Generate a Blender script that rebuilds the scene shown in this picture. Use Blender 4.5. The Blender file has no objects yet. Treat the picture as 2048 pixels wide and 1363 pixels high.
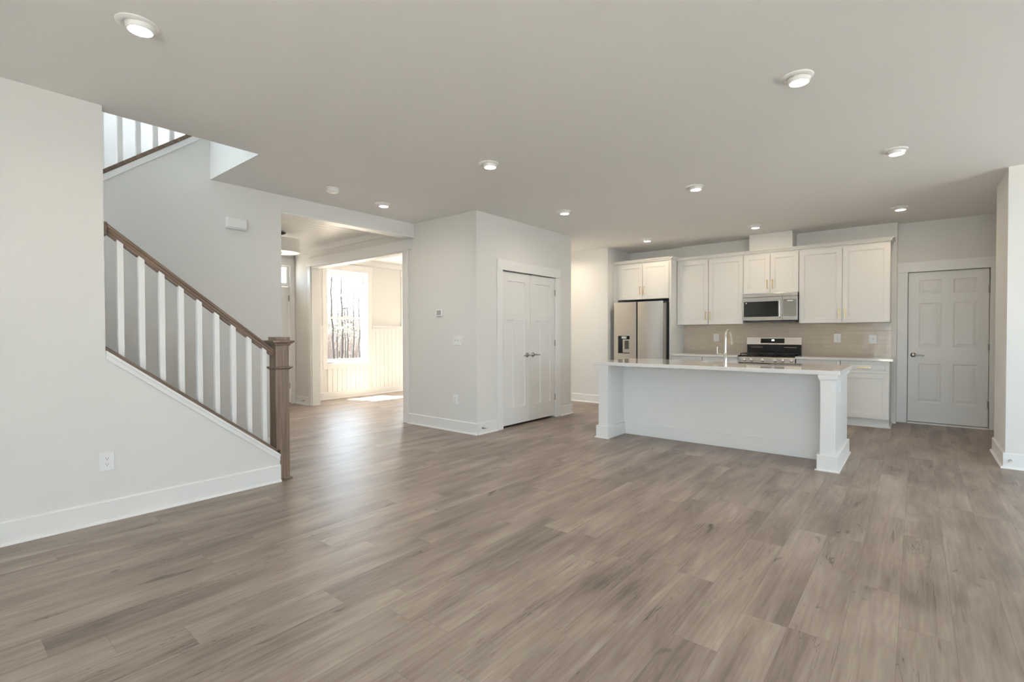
import bpy, bmesh, math, random
from mathutils import Vector, Matrix

sc = bpy.context.scene
COL = sc.collection
PI = math.pi

# ------------------------------------------------------------------ camera
cd = bpy.data.cameras.new('camera')
cam = bpy.data.objects.new('camera', cd)
COL.objects.link(cam)
cd.sensor_width = 36.0
cd.sensor_fit = 'HORIZONTAL'
cd.lens = 984.98 / 2048 * 36.0
cd.clip_start = 0.05
cd.clip_end = 300
fwd = Vector((-0.63461579, 0.77268799, -0.01469947)).normalized()
rgt = Vector((7.84575215e-04, 6.44334459e-04, -2.33481845e-06)).normalized()
upv = rgt.cross(fwd).normalized()
cam.matrix_world = Matrix((
    (rgt.x, upv.x, -fwd.x, 0.0),
    (rgt.y, upv.y, -fwd.y, 0.0),
    (rgt.z, upv.z, -fwd.z, 1.2382),
    (0, 0, 0, 1)))
sc.camera = cam

# ------------------------------------------------------------------ view + world + sun
sc.view_settings.view_transform = 'Standard'
sc.view_settings.look = 'None'
sc.view_settings.gamma = 1.0
sc.view_settings.use_curve_mapping = False
sc.view_settings.exposure = 0.17
SKY = 9.5
w = bpy.data.worlds.new('sky')
sc.world = w
w.use_nodes = True
bg = w.node_tree.nodes['Background']
bg.inputs['Color'].default_value = (0.70, 0.84, 1.0, 1)
bg.inputs['Strength'].default_value = SKY

def lamp(name, kind, loc, direction, energy, color, **kw):
    ld = bpy.data.lights.new(name, kind)
    ld.energy = energy
    ld.color = color
    for k, v in kw.items():
        setattr(ld, k, v)
    o = bpy.data.objects.new(name, ld)
    COL.objects.link(o)
    o.location = loc
    o.rotation_euler = Vector(direction).to_track_quat('-Z', 'Y').to_euler()
    return o

lamp('sun', 'SUN', (-20, 0, 30), (1.0, 0.35, -2.2), 280.0, (1.0, 0.93, 0.82), angle=0.009)

def portal(name, loc, direction, sx, sy):
    o = lamp(name, 'AREA', loc, direction, 1.0, (1, 1, 1), shape='RECTANGLE', size=sx, size_y=sy)
    o.data.cycles.is_portal = True

# sky light enters through these openings
portal('sky_portal_patio', (0.1, -2.74, 1.2), (0, 1, 0), 2.0, 2.3)
portal('sky_portal_rear', (2.15, -2.74, 1.38), (0, 1, 0), 1.7, 1.95)
portal('sky_portal_side', (3.34, 4.5, 1.45), (-1, 0, 0), 2.0, 1.8)
portal('sky_portal_dining', (-8.84, 5.45, 1.58), (1, 0, 0), 0.9, 1.78)
portal('sky_portal_dining_far', (-8.84, 7.0, 1.58), (1, 0, 0), 0.5, 1.78)
portal('sky_portal_landing', (-5.4, -1.4, 3.7), (0, 1, 0), 1.4, 1.6)

CAN_W = 4.2
CAN_COL = (1.0, 0.84, 0.66)

# ------------------------------------------------------------------ materials
def srgb(r, g, b):
    def f(c):
        c /= 255.0
        return c / 12.92 if c <= 0.04045 else ((c + 0.055) / 1.055) ** 2.4
    return (f(r), f(g), f(b), 1.0)

def mat(name, col, rough=0.5, metal=0.0, spec=0.5, noise=0.0, nscale=20.0, bump=0.0, coat=0.0, aniso=0.0):
    m = bpy.data.materials.new(name)
    m.use_nodes = True
    nt = m.node_tree
    b = nt.nodes['Principled BSDF']
    b.inputs['Base Color'].default_value = col
    b.inputs['Roughness'].default_value = rough
    b.inputs['Metallic'].default_value = metal
    b.inputs['Specular IOR Level'].default_value = spec
    b.inputs['Coat Weight'].default_value = coat
    b.inputs['Anisotropic'].default_value = aniso
    tc = nt.nodes.new('ShaderNodeTexCoord')
    n = nt.nodes.new('ShaderNodeTexNoise')
    n.inputs['Scale'].default_value = nscale
    n.inputs['Detail'].default_value = 4
    nt.links.new(tc.outputs['Object'], n.inputs['Vector'])
    if noise > 0:
        mix = nt.nodes.new('ShaderNodeMix')
        mix.data_type = 'RGBA'
        mix.inputs[6].default_value = tuple(c * (1 - noise) for c in col[:3]) + (1,)
        mix.inputs[7].default_value = tuple(min(1, c * (1 + noise)) for c in col[:3]) + (1,)
        nt.links.new(n.outputs['Fac'], mix.inputs[0])
        nt.links.new(mix.outputs[2], b.inputs['Base Color'])
    if bump > 0:
        bp = nt.nodes.new('ShaderNodeBump')
        bp.inputs['Strength'].default_value = bump
        bp.inputs['Distance'].default_value = 0.002
        nt.links.new(n.outputs['Fac'], bp.inputs['Height'])
        nt.links.new(bp.outputs['Normal'], b.inputs['Normal'])
    return m

def emit_mat(name, col, strength):
    m = bpy.data.materials.new(name)
    m.use_nodes = True
    nt = m.node_tree
    b = nt.nodes['Principled BSDF']
    b.inputs['Base Color'].default_value = col
    b.inputs['Emission Color'].default_value = col
    b.inputs['Emission Strength'].default_value = strength
    return m

M_WALL = mat('wall_paint', (0.76, 0.75, 0.725, 1), 0.75, noise=0.012, nscale=3, bump=0.05)
M_CEIL = mat('ceiling_paint', (0.85, 0.845, 0.835, 1), 0.85, noise=0.01, nscale=3)
M_TRIM = mat('trim_white_paint', (0.83, 0.825, 0.81, 1), 0.38, noise=0.008, nscale=6)
M_DOOR = mat('door_white_paint', (0.79, 0.785, 0.765, 1), 0.42, noise=0.01, nscale=8)
M_CAB = mat('cabinet_white_paint', (0.82, 0.81, 0.785, 1), 0.35, noise=0.008, nscale=6)
M_QUARTZ = mat('white_quartz', (0.80, 0.785, 0.755, 1), 0.06, noise=0.03, nscale=60, coat=0.3)
M_PLATE = mat('white_plastic', (0.85, 0.85, 0.84, 1), 0.35, noise=0.01)
M_SLOT = mat('dark_slot', (0.06, 0.06, 0.06, 1), 0.6, noise=0.05)
M_NICKEL = mat('satin_nickel', (0.36, 0.34, 0.31, 1), 0.28, metal=1.0, noise=0.05)
M_GOLD = mat('brushed_gold', (0.72, 0.55, 0.30, 1), 0.3, metal=1.0, noise=0.05)
M_BRONZE = mat('bronze_metal', (0.16, 0.13, 0.10, 1), 0.4, metal=0.9, noise=0.08)
M_BLACK = mat('black_enamel', (0.015, 0.015, 0.016, 1), 0.18, noise=0.05)
M_IRON = mat('black_cast_iron', (0.02, 0.02, 0.02, 1), 0.55, noise=0.1, bump=0.3, nscale=80)
M_BGLASS = mat('black_glass', (0.012, 0.014, 0.014, 1), 0.04, noise=0.02)
M_DGREY = mat('dark_grey_steel', (0.09, 0.085, 0.08, 1), 0.45, metal=0.4, noise=0.06)
M_LENS = emit_mat('lamp_lens', (1.0, 0.95, 0.86, 1), 14.0)
M_DIGIT = emit_mat('clock_digits', (0.75, 0.88, 1.0, 1), 6.0)
M_DIFF = emit_mat('drum_diffuser', (1.0, 0.93, 0.80, 1), 0.9)
M_LCD = mat('lcd_grey', (0.36, 0.35, 0.33, 1), 0.3, noise=0.02)
M_SHADE = mat('drum_shade_fabric', (0.82, 0.79, 0.73, 1), 0.8, noise=0.02, nscale=120, bump=0.1)
M_DARKIN = mat('dark_interior', (0.05, 0.048, 0.045, 1), 0.8, noise=0.05)
M_BARK = mat('bark', (0.008, 0.007, 0.0066, 1), 0.9, noise=0.3, nscale=8, bump=0.5)
M_TWIG = mat('pale_twigs', (0.085, 0.07, 0.066, 1), 0.9, noise=0.25, nscale=4)
M_NEEDLE = mat('pine_needles', (0.03, 0.042, 0.02, 1), 0.8, noise=0.3, nscale=6)
M_LEAF = mat('leaf_litter', (0.16, 0.13, 0.11, 1), 0.95, noise=0.35, nscale=1.5, bump=0.4)
M_PATIO = mat('dry_earth', (0.32, 0.31, 0.30, 1), 0.95, noise=0.2, nscale=1.2)
M_VINYL = mat('white_vinyl', (0.84, 0.84, 0.82, 1), 0.35, noise=0.01)
M_TANSILL = mat('tan_sill', (0.22, 0.20, 0.165, 1), 0.5, noise=0.03)
M_RUBBER = mat('white_rubber', (0.75, 0.74, 0.72, 1), 0.6, noise=0.02)
M_PORC = mat('white_porcelain', (0.85, 0.84, 0.81, 1), 0.12, noise=0.01)

def steel(name, vertical, col=(0.63, 0.60, 0.56, 1), rough=0.24):
    m = bpy.data.materials.new(name)
    m.use_nodes = True
    nt = m.node_tree
    b = nt.nodes['Principled BSDF']
    b.inputs['Metallic'].default_value = 1.0
    b.inputs['Base Color'].default_value = col
    b.inputs['Roughness'].default_value = rough
    tc = nt.nodes.new('ShaderNodeTexCoord')
    mp = nt.nodes.new('ShaderNodeMapping')
    mp.inputs['Scale'].default_value = (2, 2, 260) if not vertical else (260, 260, 2)
    n = nt.nodes.new('ShaderNodeTexNoise')
    n.inputs['Scale'].default_value = 3.0
    n.inputs['Detail'].default_value = 3
    mr = nt.nodes.new('ShaderNodeMapRange')
    mr.inputs[3].default_value = rough - 0.05
    mr.inputs[4].default_value = rough + 0.08
    nt.links.new(tc.outputs['Object'], mp.inputs[0])
    nt.links.new(mp.outputs[0], n.inputs['Vector'])
    nt.links.new(n.outputs['Fac'], mr.inputs[0])
    nt.links.new(mr.outputs[0], b.inputs['Roughness'])
    return m
M_STEEL = steel('brushed_stainless', False)
M_STEELV = steel('stainless_smooth', True, (0.68, 0.655, 0.625, 1), 0.18)
M_EDGE = mat('grey_gasket', (0.30, 0.28, 0.25, 1), 0.5, noise=0.03)
M_MIRROR = mat('polished_steel', (0.72, 0.70, 0.67, 1), 0.05, metal=1.0, noise=0.02)

def glass_mat():
    m = bpy.data.materials.new('window_glass')
    m.use_nodes = True
    nt = m.node_tree
    out = nt.nodes['Material Output']
    nt.nodes.remove(nt.nodes['Principled BSDF'])
    tr = nt.nodes.new('ShaderNodeBsdfTransparent')
    tr.inputs[0].default_value = (0.96, 0.98, 0.97, 1)
    gl = nt.nodes.new('ShaderNodeBsdfGlossy')
    gl.inputs['Roughness'].default_value = 0.01
    fr = nt.nodes.new('ShaderNodeLayerWeight')
    fr.inputs['Blend'].default_value = 0.12
    mx = nt.nodes.new('ShaderNodeMixShader')
    pw = nt.nodes.new('ShaderNodeMath'); pw.operation = 'MULTIPLY_ADD'
    pw.inputs[1].default_value = 0.35; pw.inputs[2].default_value = 0.03
    nt.links.new(fr.outputs['Facing'], pw.inputs[0])
    nt.links.new(pw.outputs[0], mx.inputs[0])
    nt.links.new(tr.outputs[0], mx.inputs[1])
    nt.links.new(gl.outputs[0], mx.inputs[2])
    nt.links.new(mx.outputs[0], out.inputs[0])
    return m
M_GLASS = glass_mat()

def wood_mat(name, axis, c0, c1, c2, pitch=0.0):
    """stained wood, grain along the given axis (0 x, 1 y, 2 z)"""
    m = bpy.data.materials.new(name)
    m.use_nodes = True
    nt = m.node_tree
    b = nt.nodes['Principled BSDF']
    b.inputs['Roughness'].default_value = 0.42
    tc = nt.nodes.new('ShaderNodeTexCoord')
    mp = nt.nodes.new('ShaderNodeMapping')
    s = [30, 30, 30]
    mp.vector_type = 'TEXTURE'
    mp.inputs['Rotation'].default_value = (pitch, 0, 0)
    s[axis] = 1.6
    mp.inputs['Scale'].default_value = [1.0 / q for q in s]
    n = nt.nodes.new('ShaderNodeTexNoise')
    n.inputs['Scale'].default_value = 1.6
    n.inputs['Detail'].default_value = 6
    n.inputs['Distortion'].default_value = 0.6
    cr = nt.nodes.new('ShaderNodeValToRGB')
    e = cr.color_ramp.elements
    e[0].position = 0.28; e[0].color = c0
    e[1].position = 0.75; e[1].color = c2
    k = e.new(0.52); k.color = c1
    nt.links.new(tc.outputs['Object'], mp.inputs[0])
    nt.links.new(mp.outputs[0], n.inputs['Vector'])
    nt.links.new(n.outputs['Fac'], cr.inputs[0])
    nt.links.new(cr.outputs[0], b.inputs['Base Color'])
    return m
WC = (srgb(80, 64, 51), srgb(108, 90, 75), srgb(132, 114, 98))
M_WOODZ = wood_mat('stained_oak_upright', 2, srgb(94, 79, 65), srgb(122, 105, 89), srgb(146, 129, 112))
M_WOODY = wood_mat('stained_oak_rail', 1, *WC, pitch=-0.668)

def floor_mat():
    m = bpy.data.materials.new('vinyl_plank')
    m.use_nodes = True
    nt = m.node_tree
    L = nt.links
    b = nt.nodes['Principled BSDF']
    def N(t, **kw):
        n = nt.nodes.new(t)
        for k, v in kw.items():
            setattr(n, k, v)
        return n
    def math_(op, a, bb=None, c=None):
        n = N('ShaderNodeMath', operation=op)
        for i, x in enumerate((a, bb, c)):
            if x is None: continue
            if isinstance(x, (int, float)): n.inputs[i].default_value = x
            else: L.new(x, n.inputs[i])
        return n.outputs[0]
    tc = N('ShaderNodeTexCoord')
    sep = N('ShaderNodeSeparateXYZ')
    L.new(tc.outputs['Object'], sep.inputs[0])
    X, Y = sep.outputs[0], sep.outputs[1]
    PW, PL = 0.18, 1.22
    xr = math_('DIVIDE', math_('ADD', X, 20.03), PW)
    row = math_('FLOOR', xr)
    xf = math_('FRACT', xr)
    wn = N('ShaderNodeTexWhiteNoise', noise_dimensions='1D')
    L.new(row, wn.inputs['W'])
    yr = math_('ADD', math_('DIVIDE', math_('ADD', Y, 20.0), PL), math_('MULTIPLY', wn.outputs['Value'], 7.0))
    col = math_('FLOOR', yr)
    yf = math_('FRACT', yr)
    cb = N('ShaderNodeCombineXYZ')
    L.new(row, cb.inputs[0]); L.new(col, cb.inputs[1])
    wid = N('ShaderNodeTexWhiteNoise', noise_dimensions='2D')
    L.new(cb.outputs[0], wid.inputs['Vector'])
    rid = wid.outputs['Value']
    # seams
    ex = math_('MULTIPLY', math_('MINIMUM', xf, math_('SUBTRACT', 1.0, xf)), PW)
    ey = math_('MULTIPLY', math_('MINIMUM', yf, math_('SUBTRACT', 1.0, yf)), PL)
    seam = math_('LESS_THAN', math_('MINIMUM', ex, ey), 0.0013)
    # plank-local coordinates
    px = math_('ADD', X, math_('MULTIPLY', rid, 37.0))
    py = math_('ADD', Y, math_('MULTIPLY', rid, 91.0))
    def noise(sx, sy, scale, detail, dist=0.0, rough=0.55):
        c = N('ShaderNodeCombineXYZ')
        L.new(math_('MULTIPLY', px, sx), c.inputs[0])
        L.new(math_('MULTIPLY', py, sy), c.inputs[1])
        L.new(math_('MULTIPLY', rid, 13.0), c.inputs[2])
        n = N('ShaderNodeTexNoise')
        n.inputs['Scale'].default_value = scale
        n.inputs['Detail'].default_value = detail
        n.inputs['Distortion'].default_value = dist
        n.inputs['Roughness'].default_value = rough
        L.new(c.outputs[0], n.inputs['Vector'])
        return n.outputs['Fac']
    clouds = noise(5.5, 1.1, 1.0, 3, 0.4)            # soft broad shading inside a plank
    grain = noise(70, 2.2, 1.0, 5, 0.3, 0.6)          # fine grain
    cath = noise(9, 0.9, 1.0, 2, 1.2)                 # cathedral bands
    bands = math_('ABSOLUTE', math_('SUBTRACT', math_('FRACT', math_('MULTIPLY', cath, 7.0)), 0.5))
    knots = noise(11, 3.0, 1.0, 2, 0.8)
    knot = N('ShaderNodeMapRange'); knot.clamp = True
    L.new(knots, knot.inputs[0]); knot.inputs[1].default_value = 0.70; knot.inputs[2].default_value = 0.80
    crack = noise(16, 1.0, 1.0, 3, 1.6)
    cw = math_('ABSOLUTE', math_('SUBTRACT', crack, 0.5))
    ck = N('ShaderNodeMapRange'); ck.clamp = True
    L.new(cw, ck.inputs[0]); ck.inputs[1].default_value = 0.012; ck.inputs[2].default_value = 0.0
    gate = N('ShaderNodeMapRange'); gate.clamp = True
    L.new(noise(4, 1.6, 1.0, 1, 0.0), gate.inputs[0]); gate.inputs[1].default_value = 0.56; gate.inputs[2].default_value = 0.66
    t = math_('ADD', math_('MULTIPLY', clouds, 0.95), math_('MULTIPLY', grain, 0.46))
    t = math_('ADD', t, math_('MULTIPLY', bands, 0.13))
    t = math_('ADD', t, math_('MULTIPLY', rid, 0.08))
    t = math_('SUBTRACT', t, math_('MULTIPLY', knot.outputs[0], 0.42))
    t = math_('SUBTRACT', t, math_('MULTIPLY', math_('MULTIPLY', ck.outputs[0], gate.outputs[0]), 0.34))
    mr = N('ShaderNodeMapRange'); mr.clamp = True
    L.new(t, mr.inputs[0]); mr.inputs[1].default_value = 0.43; mr.inputs[2].default_value = 1.15
    cr = N('ShaderNodeValToRGB')
    e = cr.color_ramp.elements
    e[0].position = 0.0; e[0].color = srgb(84, 74, 68)
    e[1].position = 1.0; e[1].color = srgb(182, 170, 161)
    for p_, c_ in ((0.32, srgb(127, 114, 105)), (0.6, srgb(152, 139, 129))):
        k = e.new(p_); k.color = c_
    L.new(mr.outputs[0], cr.inputs[0])
    mx = N('ShaderNodeMix', data_type='RGBA')
    L.new(math_('MULTIPLY', seam, 0.32), mx.inputs[0])
    L.new(cr.outputs[0], mx.inputs[6])
    mx.inputs[7].default_value = srgb(70, 58, 48)
    L.new(mx.outputs[2], b.inputs['Base Color'])
    rr = N('ShaderNodeMapRange')
    L.new(grain, rr.inputs[0]); rr.inputs[3].default_value = 0.30; rr.inputs[4].default_value = 0.48
    L.new(rr.outputs[0], b.inputs['Roughness'])
    b.inputs['Specular IOR Level'].default_value = 0.5
    bp = N('ShaderNodeBump')
    bp.inputs['Strength'].default_value = 0.25
    bp.inputs['Distance'].default_value = 0.0008
    hh = math_('SUBTRACT', grain, math_('MULTIPLY', seam, 1.0))
    L.new(hh, bp.inputs['Height'])
    L.new(bp.outputs['Normal'], b.inputs['Normal'])
    return m
M_FLOOR = floor_mat()

def tile_mat():
    m = bpy.data.materials.new('taupe_glazed_tile')
    m.use_nodes = True
    nt = m.node_tree
    L = nt.links
    b = nt.nodes['Principled BSDF']
    tc = nt.nodes.new('ShaderNodeTexCoord')
    sep = nt.nodes.new('ShaderNodeSeparateXYZ')
    cb = nt.nodes.new('ShaderNodeCombineXYZ')
    L.new(tc.outputs['Object'], sep.inputs[0])
    L.new(sep.outputs[0], cb.inputs[0])
    L.new(sep.outputs[2], cb.inputs[1])
    br = nt.nodes.new('ShaderNodeTexBrick')
    br.offset = 0.5
    br.inputs['Scale'].default_value = 1.0
    br.inputs['Brick Width'].default_value = 0.305
    br.inputs['Row Height'].default_value = 0.0635
    br.inputs['Mortar Size'].default_value = 0.0018
    br.inputs['Mortar Smooth'].default_value = 0.3
    br.inputs['Color1'].default_value = srgb(200, 186, 168)
    br.inputs['Color2'].default_value = srgb(210, 196, 179)
    br.inputs['Mortar'].default_value = srgb(205, 195, 180)
    L.new(cb.outputs[0], br.inputs['Vector'])
    L.new(br.outputs['Color'], b.inputs['Base Color'])
    b.inputs['Roughness'].default_value = 0.14
    b.inputs['Specular IOR Level'].default_value = 0.35
    n = nt.nodes.new('ShaderNodeTexNoise')
    n.inputs['Scale'].default_value = 9.0
    n.inputs['Detail'].default_value = 2
    L.new(cb.outputs[0], n.inputs['Vector'])
    ad = nt.nodes.new('ShaderNodeMath'); ad.operation = 'SUBTRACT'
    L.new(n.outputs['Fac'], ad.inputs[0]); L.new(br.outputs['Fac'], ad.inputs[1])
    bp = nt.nodes.new('ShaderNodeBump')
    bp.inputs['Strength'].default_value = 0.55
    bp.inputs['Distance'].default_value = 0.004
    L.new(ad.outputs[0], bp.inputs['Height'])
    L.new(bp.outputs['Normal'], b.inputs['Normal'])
    return m
M_TILE = tile_mat()

# ------------------------------------------------------------------ mesh helpers
def IDT(u, d, z): return (u, d, z)
def facing_neg_y(y0): return lambda u, d, z: (u, y0 - d, z)      # u = x, d = out of the wall towards -y
def facing_pos_x(x0): return lambda u, d, z: (x0 + d, u, z)      # u = y
def facing_neg_x(x0): return lambda u, d, z: (x0 - d, u, z)
def facing_pos_y(y0): return lambda u, d, z: (u, y0 + d, z)

class MB:
    def __init__(self): self.bm = bmesh.new()
    def poly(self, pts):
        vs = [self.bm.verts.new(p) for p in pts]
        return self.bm.faces.new(vs)
    def box(self, x0, x1, y0, y1, z0, z1, T=None):
        T = T or IDT
        P = [T(x, y, z) for z in (z0, z1) for y in (y0, y1) for x in (x0, x1)]
        v = [self.bm.verts.new(p) for p in P]
        for f in ((0, 2, 3, 1), (4, 5, 7, 6), (0, 1, 5, 4), (2, 6, 7, 3), (0, 4, 6, 2), (1, 3, 7, 5)):
            self.bm.faces.new([v[i] for i in f])
        return self
    def prism(self, pts, a0, a1, axis, T=None):
        """pts: 2D polygon in the two other axes, extruded along axis from a0 to a1"""
        def mk(a, p):
            q = {'x': (a, p[0], p[1]), 'y': (p[0], a, p[1]), 'z': (p[0], p[1], a)}[axis]
            return T(*q) if T else q
        A = [self.bm.verts.new(mk(a0, p)) for p in pts]
        B = [self.bm.verts.new(mk(a1, p)) for p in pts]
        n = len(pts)
        self.bm.faces.new(A); self.bm.faces.new(B[::-1])
        for i in range(n):
            self.bm.faces.new((A[i], B[i], B[(i + 1) % n], A[(i + 1) % n]))
        return self
    def lathe(self, c, prof, seg=32, axis='z'):
        """prof: list of (r, h) closed at r=0 ends when wanted"""
        rings = []
        for r, h in prof:
            ring = []
            for i in range(seg):
                a = 2 * PI * i / seg
                p = {'z': (c[0] + r * math.cos(a), c[1] + r * math.sin(a), c[2] + h),
                     'y': (c[0] + r * math.cos(a), c[1] + h, c[2] + r * math.sin(a)),
                     'x': (c[0] + h, c[1] + r * math.cos(a), c[2] + r * math.sin(a))}[axis]
                ring.append(self.bm.verts.new(p))
            rings.append(ring)
        for A, B in zip(rings, rings[1:]):
            for i in range(seg):
                self.bm.faces.new((A[i], A[(i + 1) % seg], B[(i + 1) % seg], B[i]))
        self.bm.faces.new(rings[0][::-1]); self.bm.faces.new(rings[-1])
        return self
    def tube(self, path, r, seg=10, r2=None):
        path = [Vector(p) for p in path]
        n = len(path)
        up = Vector((0, 0, 1))
        rings = []
        prev = None
        for i, p in enumerate(path):
            d = (path[min(i + 1, n - 1)] - path[max(i - 1, 0)]).normalized()
            if prev is None:
                a = d.cross(up)
                if a.length < 1e-3: a = d.cross(Vector((1, 0, 0)))
            else:
                a = prev - d * prev.dot(d)
            a.normalize(); prev = a
            b = d.cross(a)
            rr = r if r2 is None else r + (r2 - r) * i / (n - 1)
            if isinstance(rr, (list, tuple)): rr = rr[i]
            rings.append([self.bm.verts.new(p + a * rr * math.cos(2 * PI * k / seg) + b * rr * math.sin(2 * PI * k / seg)) for k in range(seg)])
        for A, B in zip(rings, rings[1:]):
            for k in range(seg):
                self.bm.faces.new((A[k], A[(k + 1) % seg], B[(k + 1) % seg], B[k]))
        self.bm.faces.new(rings[0][::-1]); self.bm.faces.new(rings[-1])
        return self
    def ringpanel(self, T, u0, u1, z0, z1, prof):
        """concentric rectangular rings on a face; prof = [(inset, depth), ...], last ring filled"""
        prev = None
        for ins, dep in prof:
            q = [self.bm.verts.new(T(*p)) for p in ((u0 + ins, dep, z0 + ins), (u1 - ins, dep, z0 + ins), (u1 - ins, dep, z1 - ins), (u0 + ins, dep, z1 - ins))]
            if prev:
                for i in range(4):
                    self.bm.faces.new((prev[i], prev[(i + 1) % 4], q[(i + 1) % 4], q[i]))
            prev = q
        self.bm.faces.new(prev)
        return self
    def build(self, name, material, parent=None, kind=None, bevel=0.0, smooth=False, label=None):
        bm = self.bm
        bmesh.ops.recalc_face_normals(bm, faces=bm.faces)
        if parent is not None:
            r = parent
            while r.parent: r = r.parent
            off = Vector(r.location)
            bmesh.ops.translate(bm, verts=bm.verts, vec=-off)
        me = bpy.data.meshes.new(name)
        bm.to_mesh(me); bm.free()
        if smooth:
            for p in me.polygons: p.use_smooth = True
            me.set_sharp_from_angle(angle=math.radians(40))
        me.materials.append(material)
        o = bpy.data.objects.new(name, me)
        COL.objects.link(o)
        if parent is not None: o.parent = parent
        if kind: o['kind'] = kind
        if label: o['label'] = label
        if bevel:
            md = o.modifiers.new('bevel', 'BEVEL')
            md.width = bevel; md.segments = 2; md.limit_method = 'ANGLE'
            md.angle_limit = math.radians(40)
        return o

def thing(name, loc, label, cat, group=None):
    o = bpy.data.objects.new(name, None)
    COL.objects.link(o)
    o.location = loc
    o.empty_display_size = 0.05
    o['label'] = label; o['category'] = cat
    if group: o['group'] = group
    return o

def tag(o, label, cat, group=None):
    o['label'] = label; o['category'] = cat
    if group: o['group'] = group
    return o

def dup(root, loc, label):
    r = root.copy(); COL.objects.link(r); r.location = loc
    r['label'] = label
    for ch in list(root.children):
        c = ch.copy(); COL.objects.link(c); c.parent = r
        for g in list(ch.children):
            d = g.copy(); COL.objects.link(d); d.parent = c
    return r

def struct(mb, name, material, bevel=0.0):
    return mb.build(name, material, None, 'structure', bevel)

# ------------------------------------------------------------------ key dimensions
H = 2.743
A = -4.146          # face of the stair knee wall
B = -5.3225         # wall behind the stairs
C = -4.152          # closet face with the double doors
YK = 4.373          # closet / foyer partition face
YC = 6.503          # far end of the closet
WF = -8.65          # house front wall
YH = 7.75           # wall at the end of the hall
KX0, KX1 = -4.19, -0.21
YW = 8.53           # kitchen wall
YR = 8.62           # recess behind the refrigerator
YD = 8.7055         # wall with the garage entry door
PX, PY0, PY1 = 0.636, 6.337, 7.19   # pillar wall on the right
RX, RY = 3.2, -2.6  # right and rear walls

# ------------------------------------------------------------------ shell
struct(MB().box(WF - 0.2, RX + 0.2, RY - 0.2, YD + 0.2, -0.12, 0.0), 'floor', M_FLOOR)
mb = MB()
mb.box(A - 0.115, RX + 0.2, RY - 0.2, YD + 0.2, H, H + 0.28)
mb.box(WF - 0.2, A - 0.115, 1.862, YD + 0.2, H, H + 0.28)
struct(mb, 'ceiling', M_CEIL)

mb = MB()
mb.box(A - 0.115, A, RY, 0.81, 0, H)
mb.prism([(0.81, 0), (1.958, 0), (1.958, 1.146 - 0.79 * (1.958 - 0.792)), (0.81, 1.146 - 0.79 * (0.81 - 0.792))], A - 0.115, A, 'x')
struct(mb, 'wall_left', M_WALL)
mb = MB()
zr = lambda y: 2.590 + 0.778 * (y - 1.034)
mb.prism([(-1.25, 0), (2.548, 0), (2.548, zr(2.2)), (2.2, zr(2.2)), (-0.12, zr(-0.12)), (-1.25, zr(-0.12))], B - 0.115, B, 'x')
struct(mb, 'wall_stair_back', M_WALL)
mb = MB()
mb.box(-6.6, A - 0.115, -1.37, -1.25, 0, 2.9)
mb.box(-6.6, A - 0.115, -1.37, -1.25, 4.5, 5.2)
mb.box(-6.6, -6.1, -1.37, -1.25, 2.9, 4.5)
mb.box(-4.7, A - 0.115, -1.37, -1.25, 2.9, 4.5)
struct(mb, 'wall_landing', M_WALL)
struct(MB().box(-6.6, -6.48, -1.25, 2.75, 0, 5.2), 'wall_stair_outer', M_WALL)
mb = MB()
mb.box(A - 0.115, A, -1.37, 1.98, H + 0.28, 5.2)
mb.box(B, A - 0.115, 1.862, 1.98, H + 0.28, 5.2)
struct(mb, 'wall_upper_stair', M_WALL)
struct(MB().box(-6.6, B + 0.1, 2.63, 2.75, H + 0.28, 5.2), 'wall_upper_end', M_WALL)
struct(MB().box(-6.6, A, -1.37, 2.75, 5.2, 5.3), 'ceiling_upper', M_CEIL)
struct(MB().box(B, A - 0.115, 1.858, 1.8619, H, H + 0.28), 'trim_stair_opening', M_WALL)
struct(MB().box(WF, -6.6, 2.33, 2.45, 0, H).box(-6.6, B - 0.115, 2.43, 2.548, 0, H), 'wall_foyer_side', M_WALL)

# stair flights (behind the knee wall)
mb = MB()
for i in range(8):
    y1 = 1.94 - 0.24 * i
    mb.box(B + 0.003, A - 0.118, -1.24, y1 - 0.0, 0.19 * i + (0.0 if i == 0 else 0.0), 0.19 * (i + 1)) if False else mb.box(B + 0.003, A - 0.118, y1 - 0.26, y1, 0.0, 0.19 * (i + 1))
mb.box(-6.47, A - 0.118, -1.24, 0.0, 1.44, 1.64)
for i in range(7):
    mb.box(-6.47, B - 0.118, 0.0 + 0.24 * i, 0.26 + 0.24 * i, 1.64 + 0.19 * i, 1.64 + 0.19 * (i + 1))
mb.box(-6.47, B - 0.118, 1.70, 2.62, 2.80, 3.02)
struct(mb, 'stairs', M_WOODY)

# header beam over the foyer opening
struct(MB().box(B - 0.135, B, 2.548, YK, 2.566, H), 'wall_header_beam', M_WALL)
struct(MB().box(B - 0.145, B + 0.006, 2.548, YK, 2.552, 2.566).box(B - 0.145, B - 0.135, 2.548, YK, 2.566, 2.60), 'trim_beam_liner', M_TRIM)

# closet block
CX = -5.55
mb = MB()
mb.box(CX, C, YK, YK + 0.115, 0, H)
mb.box(C - 0.115, C, YK + 0.115, 4.852, 0, H)
mb.box(C - 0.115, C, 6.066, YC, 0, H)
mb.box(C - 0.115, C, 4.852, 6.066, 2.068, H)
mb.box(CX, C - 0.115, YC - 0.115, YC, 0, H)
struct(mb, 'wall_closet', M_WALL)
struct(MB().box(CX, CX + 0.1, YK + 0.115, YC - 0.115, 0, H).box(CX + 0.1, C - 0.7, YK + 0.115, YC - 0.115, 0.001, 0.004), 'wall_closet_back', M_WALL)

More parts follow.
